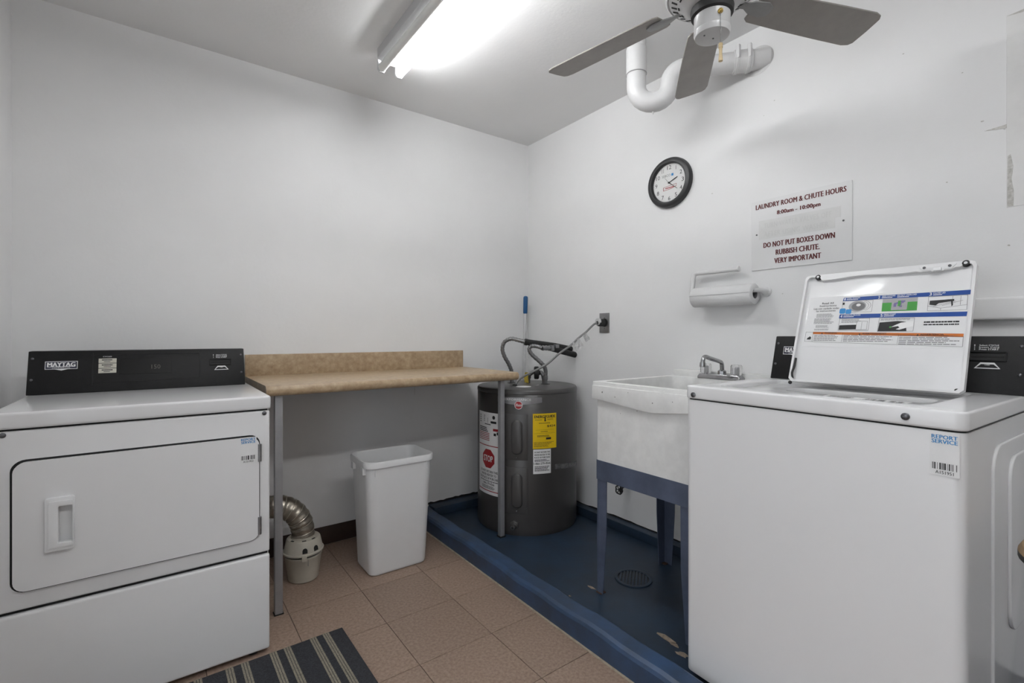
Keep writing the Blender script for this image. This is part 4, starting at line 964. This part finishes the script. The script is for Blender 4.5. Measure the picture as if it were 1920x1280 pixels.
build(MB().ball(pp(R_, zb-R_-.046), .006, 10).ball(pp(R_, zb-R_-.054), .003, 8), 'paint_drip', M_pipe, Dp)

# ------------------------------------------------------------------ ceiling fan
fx, fy = 1.35, .81
Fn = thing('ceiling_fan', 'white ceiling fan with taupe blades and a pull chain', 'ceiling fan', (fx, fy, ZC))
build(MB().lathe([(0, ZC), (.07, ZC), (.07, ZC-.03), (.05, ZC-.07), (.02, ZC-.075)], (fx, fy, 0), k=32), 'canopy', M_fan, Fn)
build(MB().lathe([(.013, ZC-.07), (.013, 2.30)], (fx, fy, 0), k=16), 'downrod', M_fan, Fn)
build(MB().lathe([(0, 2.335), (.03, 2.335), (.045, 2.315), (.11, 2.30), (.132, 2.275), (.136, 2.235), (.136, 2.205), (.130, 2.196), (.126, 2.198), (.122, 2.192), (.085, 2.172), (.074, 2.160), (.060, 2.155), (0, 2.155)], (fx, fy, 0), k=56), 'motor_housing', M_fan, Fn)
ns = 30; sl_ = Vector((.122-.085, 0, .020)).normalized()
for i in range(ns):
    a = 2*PI*i/ns; d = Vector((math.cos(a), math.sin(a), 0))
    v_ = (d*sl_.x+Vector((0, 0, sl_.z))); fr_ = Fr(Vector((fx, fy, 2.1795))+d*.099, (-d.y, d.x, 0), v_)
    mb = MB().fbox(fr_, -.0032, .0032, .002, .020, -.001, .0012)
    if i % 2 == 0: mb.fbox(fr_, -.006, .006, -.007, -.002, -.001, .0012)
    build(mb, 'vent_slot', M_fanin, Fn)
build(MB().lathe([(.060, 2.157), (.062, 2.150), (.060, 2.132), (.052, 2.128)], (fx, fy, 0), k=40, cap=False), 'cup_collar', M_fanin, Fn)
build(MB().lathe([(.052, 2.150), (.0515, 2.088), (.0500, 2.086)], (fx, fy, 0), k=40, cap=False), 'switch_cup', M_fan, Fn)
build(MB().lathe([(.0500, 2.0872), (.0525, 2.086), (.0525, 2.079), (.049, 2.069), (.043, 2.0665), (0, 2.0662)], (fx, fy, 0), k=40, cap=False), 'cup_cap', M_fan, Fn)
for d in ((-.028, .008), (.006, .0)): build(MB().lathe([(.0026, 0), (.0026, -.002)], (fx+d[0], fy+d[1], 2.0665), k=10), 'cap_screw', M_screw, Fn)
cx_, cy_ = fx-.031, fy-.0455
build(MB().lathe([(.0045, 0), (.0075, .003), (.0075, .007), (.004, .009), (.002, .018)], (fx-.028, fy-.041, 2.112), (-.56, -.82, -.25), 16), 'chain_grommet', M_brass, Fn)
mb = MB()
for i in range(30): mb.ball((cx_, cy_, 2.104-i*.0031), .0012, 6)
build(mb, 'pull_chain', M_chrome, Fn)
build(MB().lathe([(.002, 2.016), (.0055, 2.015), (.0062, 2.010), (.005, 2.006), (.0065, 2.003), (.0045, 1.999), (.0045, 1.985), (.0062, 1.965), (.006, 1.963), (0, 1.963)], (cx_, cy_, 0), k=20), 'chain_fob', M_wdfob, Fn)
blade_out = []
for u, w in ((.155, .045), (.17, .054), (.30, .060), (.45, .064), (.575, .066), (.598, .060), (.608, .048)): blade_out.append((u, w))
bo = [(u, -w) for u, w in blade_out]+[(.610, 0)]+[(u, w) for u, w in blade_out[::-1]]
for k_ in range(6):
    a = math.radians(-21+60*k_); d = Vector((math.cos(a), math.sin(a), 0)); t_ = Vector((-d.y, d.x, 0))
    tilt = math.radians(-13); v_ = t_*math.cos(tilt)+Vector((0, 0, math.sin(tilt)))
    fr_ = Fr((fx, fy, 2.186), d, v_)
    build(MB().prism(fr_, bo, 0, .006), 'blade', M_blade, Fn, bevel=.0015, seg=1)
    mb = MB().prism(fr_, [(.075, -.013), (.12, -.010), (.145, -.022), (.19, -.027), (.212, -.015), (.216, 0), (.212, .015), (.19, .027), (.145, .022), (.12, .010), (.075, .013)], -.005, -.0005)
    build(mb, 'blade_bracket', M_bracket, Fn, bevel=.0015)

# ------------------------------------------------------------------ stool at the right edge
St = thing('round_stool', 'round tan-topped stool with black rim beside the washer', 'stool', (1.455, .028, ZP))
sx_, sy_ = 1.461, .0245
build(MB().lathe([(0, .700), (.150, .700), (.156, .706), (.156, .718)], (sx_, sy_, 0), k=40, cap=False), 'seat_rim', M_blackrub, St)
build(MB().lathe([(.156, .718), (.150, .730), (.12, .736), (0, .738)], (sx_, sy_, 0), k=40, cap=False), 'seat', M_tan, St)
build(MB().lathe([(.02, .012), (.02, .702)], (sx_, sy_, 0), k=18), 'column', M_steel, St)
build(MB().lathe([(0, ZP if sx_ > 1.36 else 0), (.11, ZP), (.11, ZP+.01), (.03, ZP+.03), (.02, ZP+.05)], (sx_, sy_, 0), k=32), 'stool_base', M_steel, St)
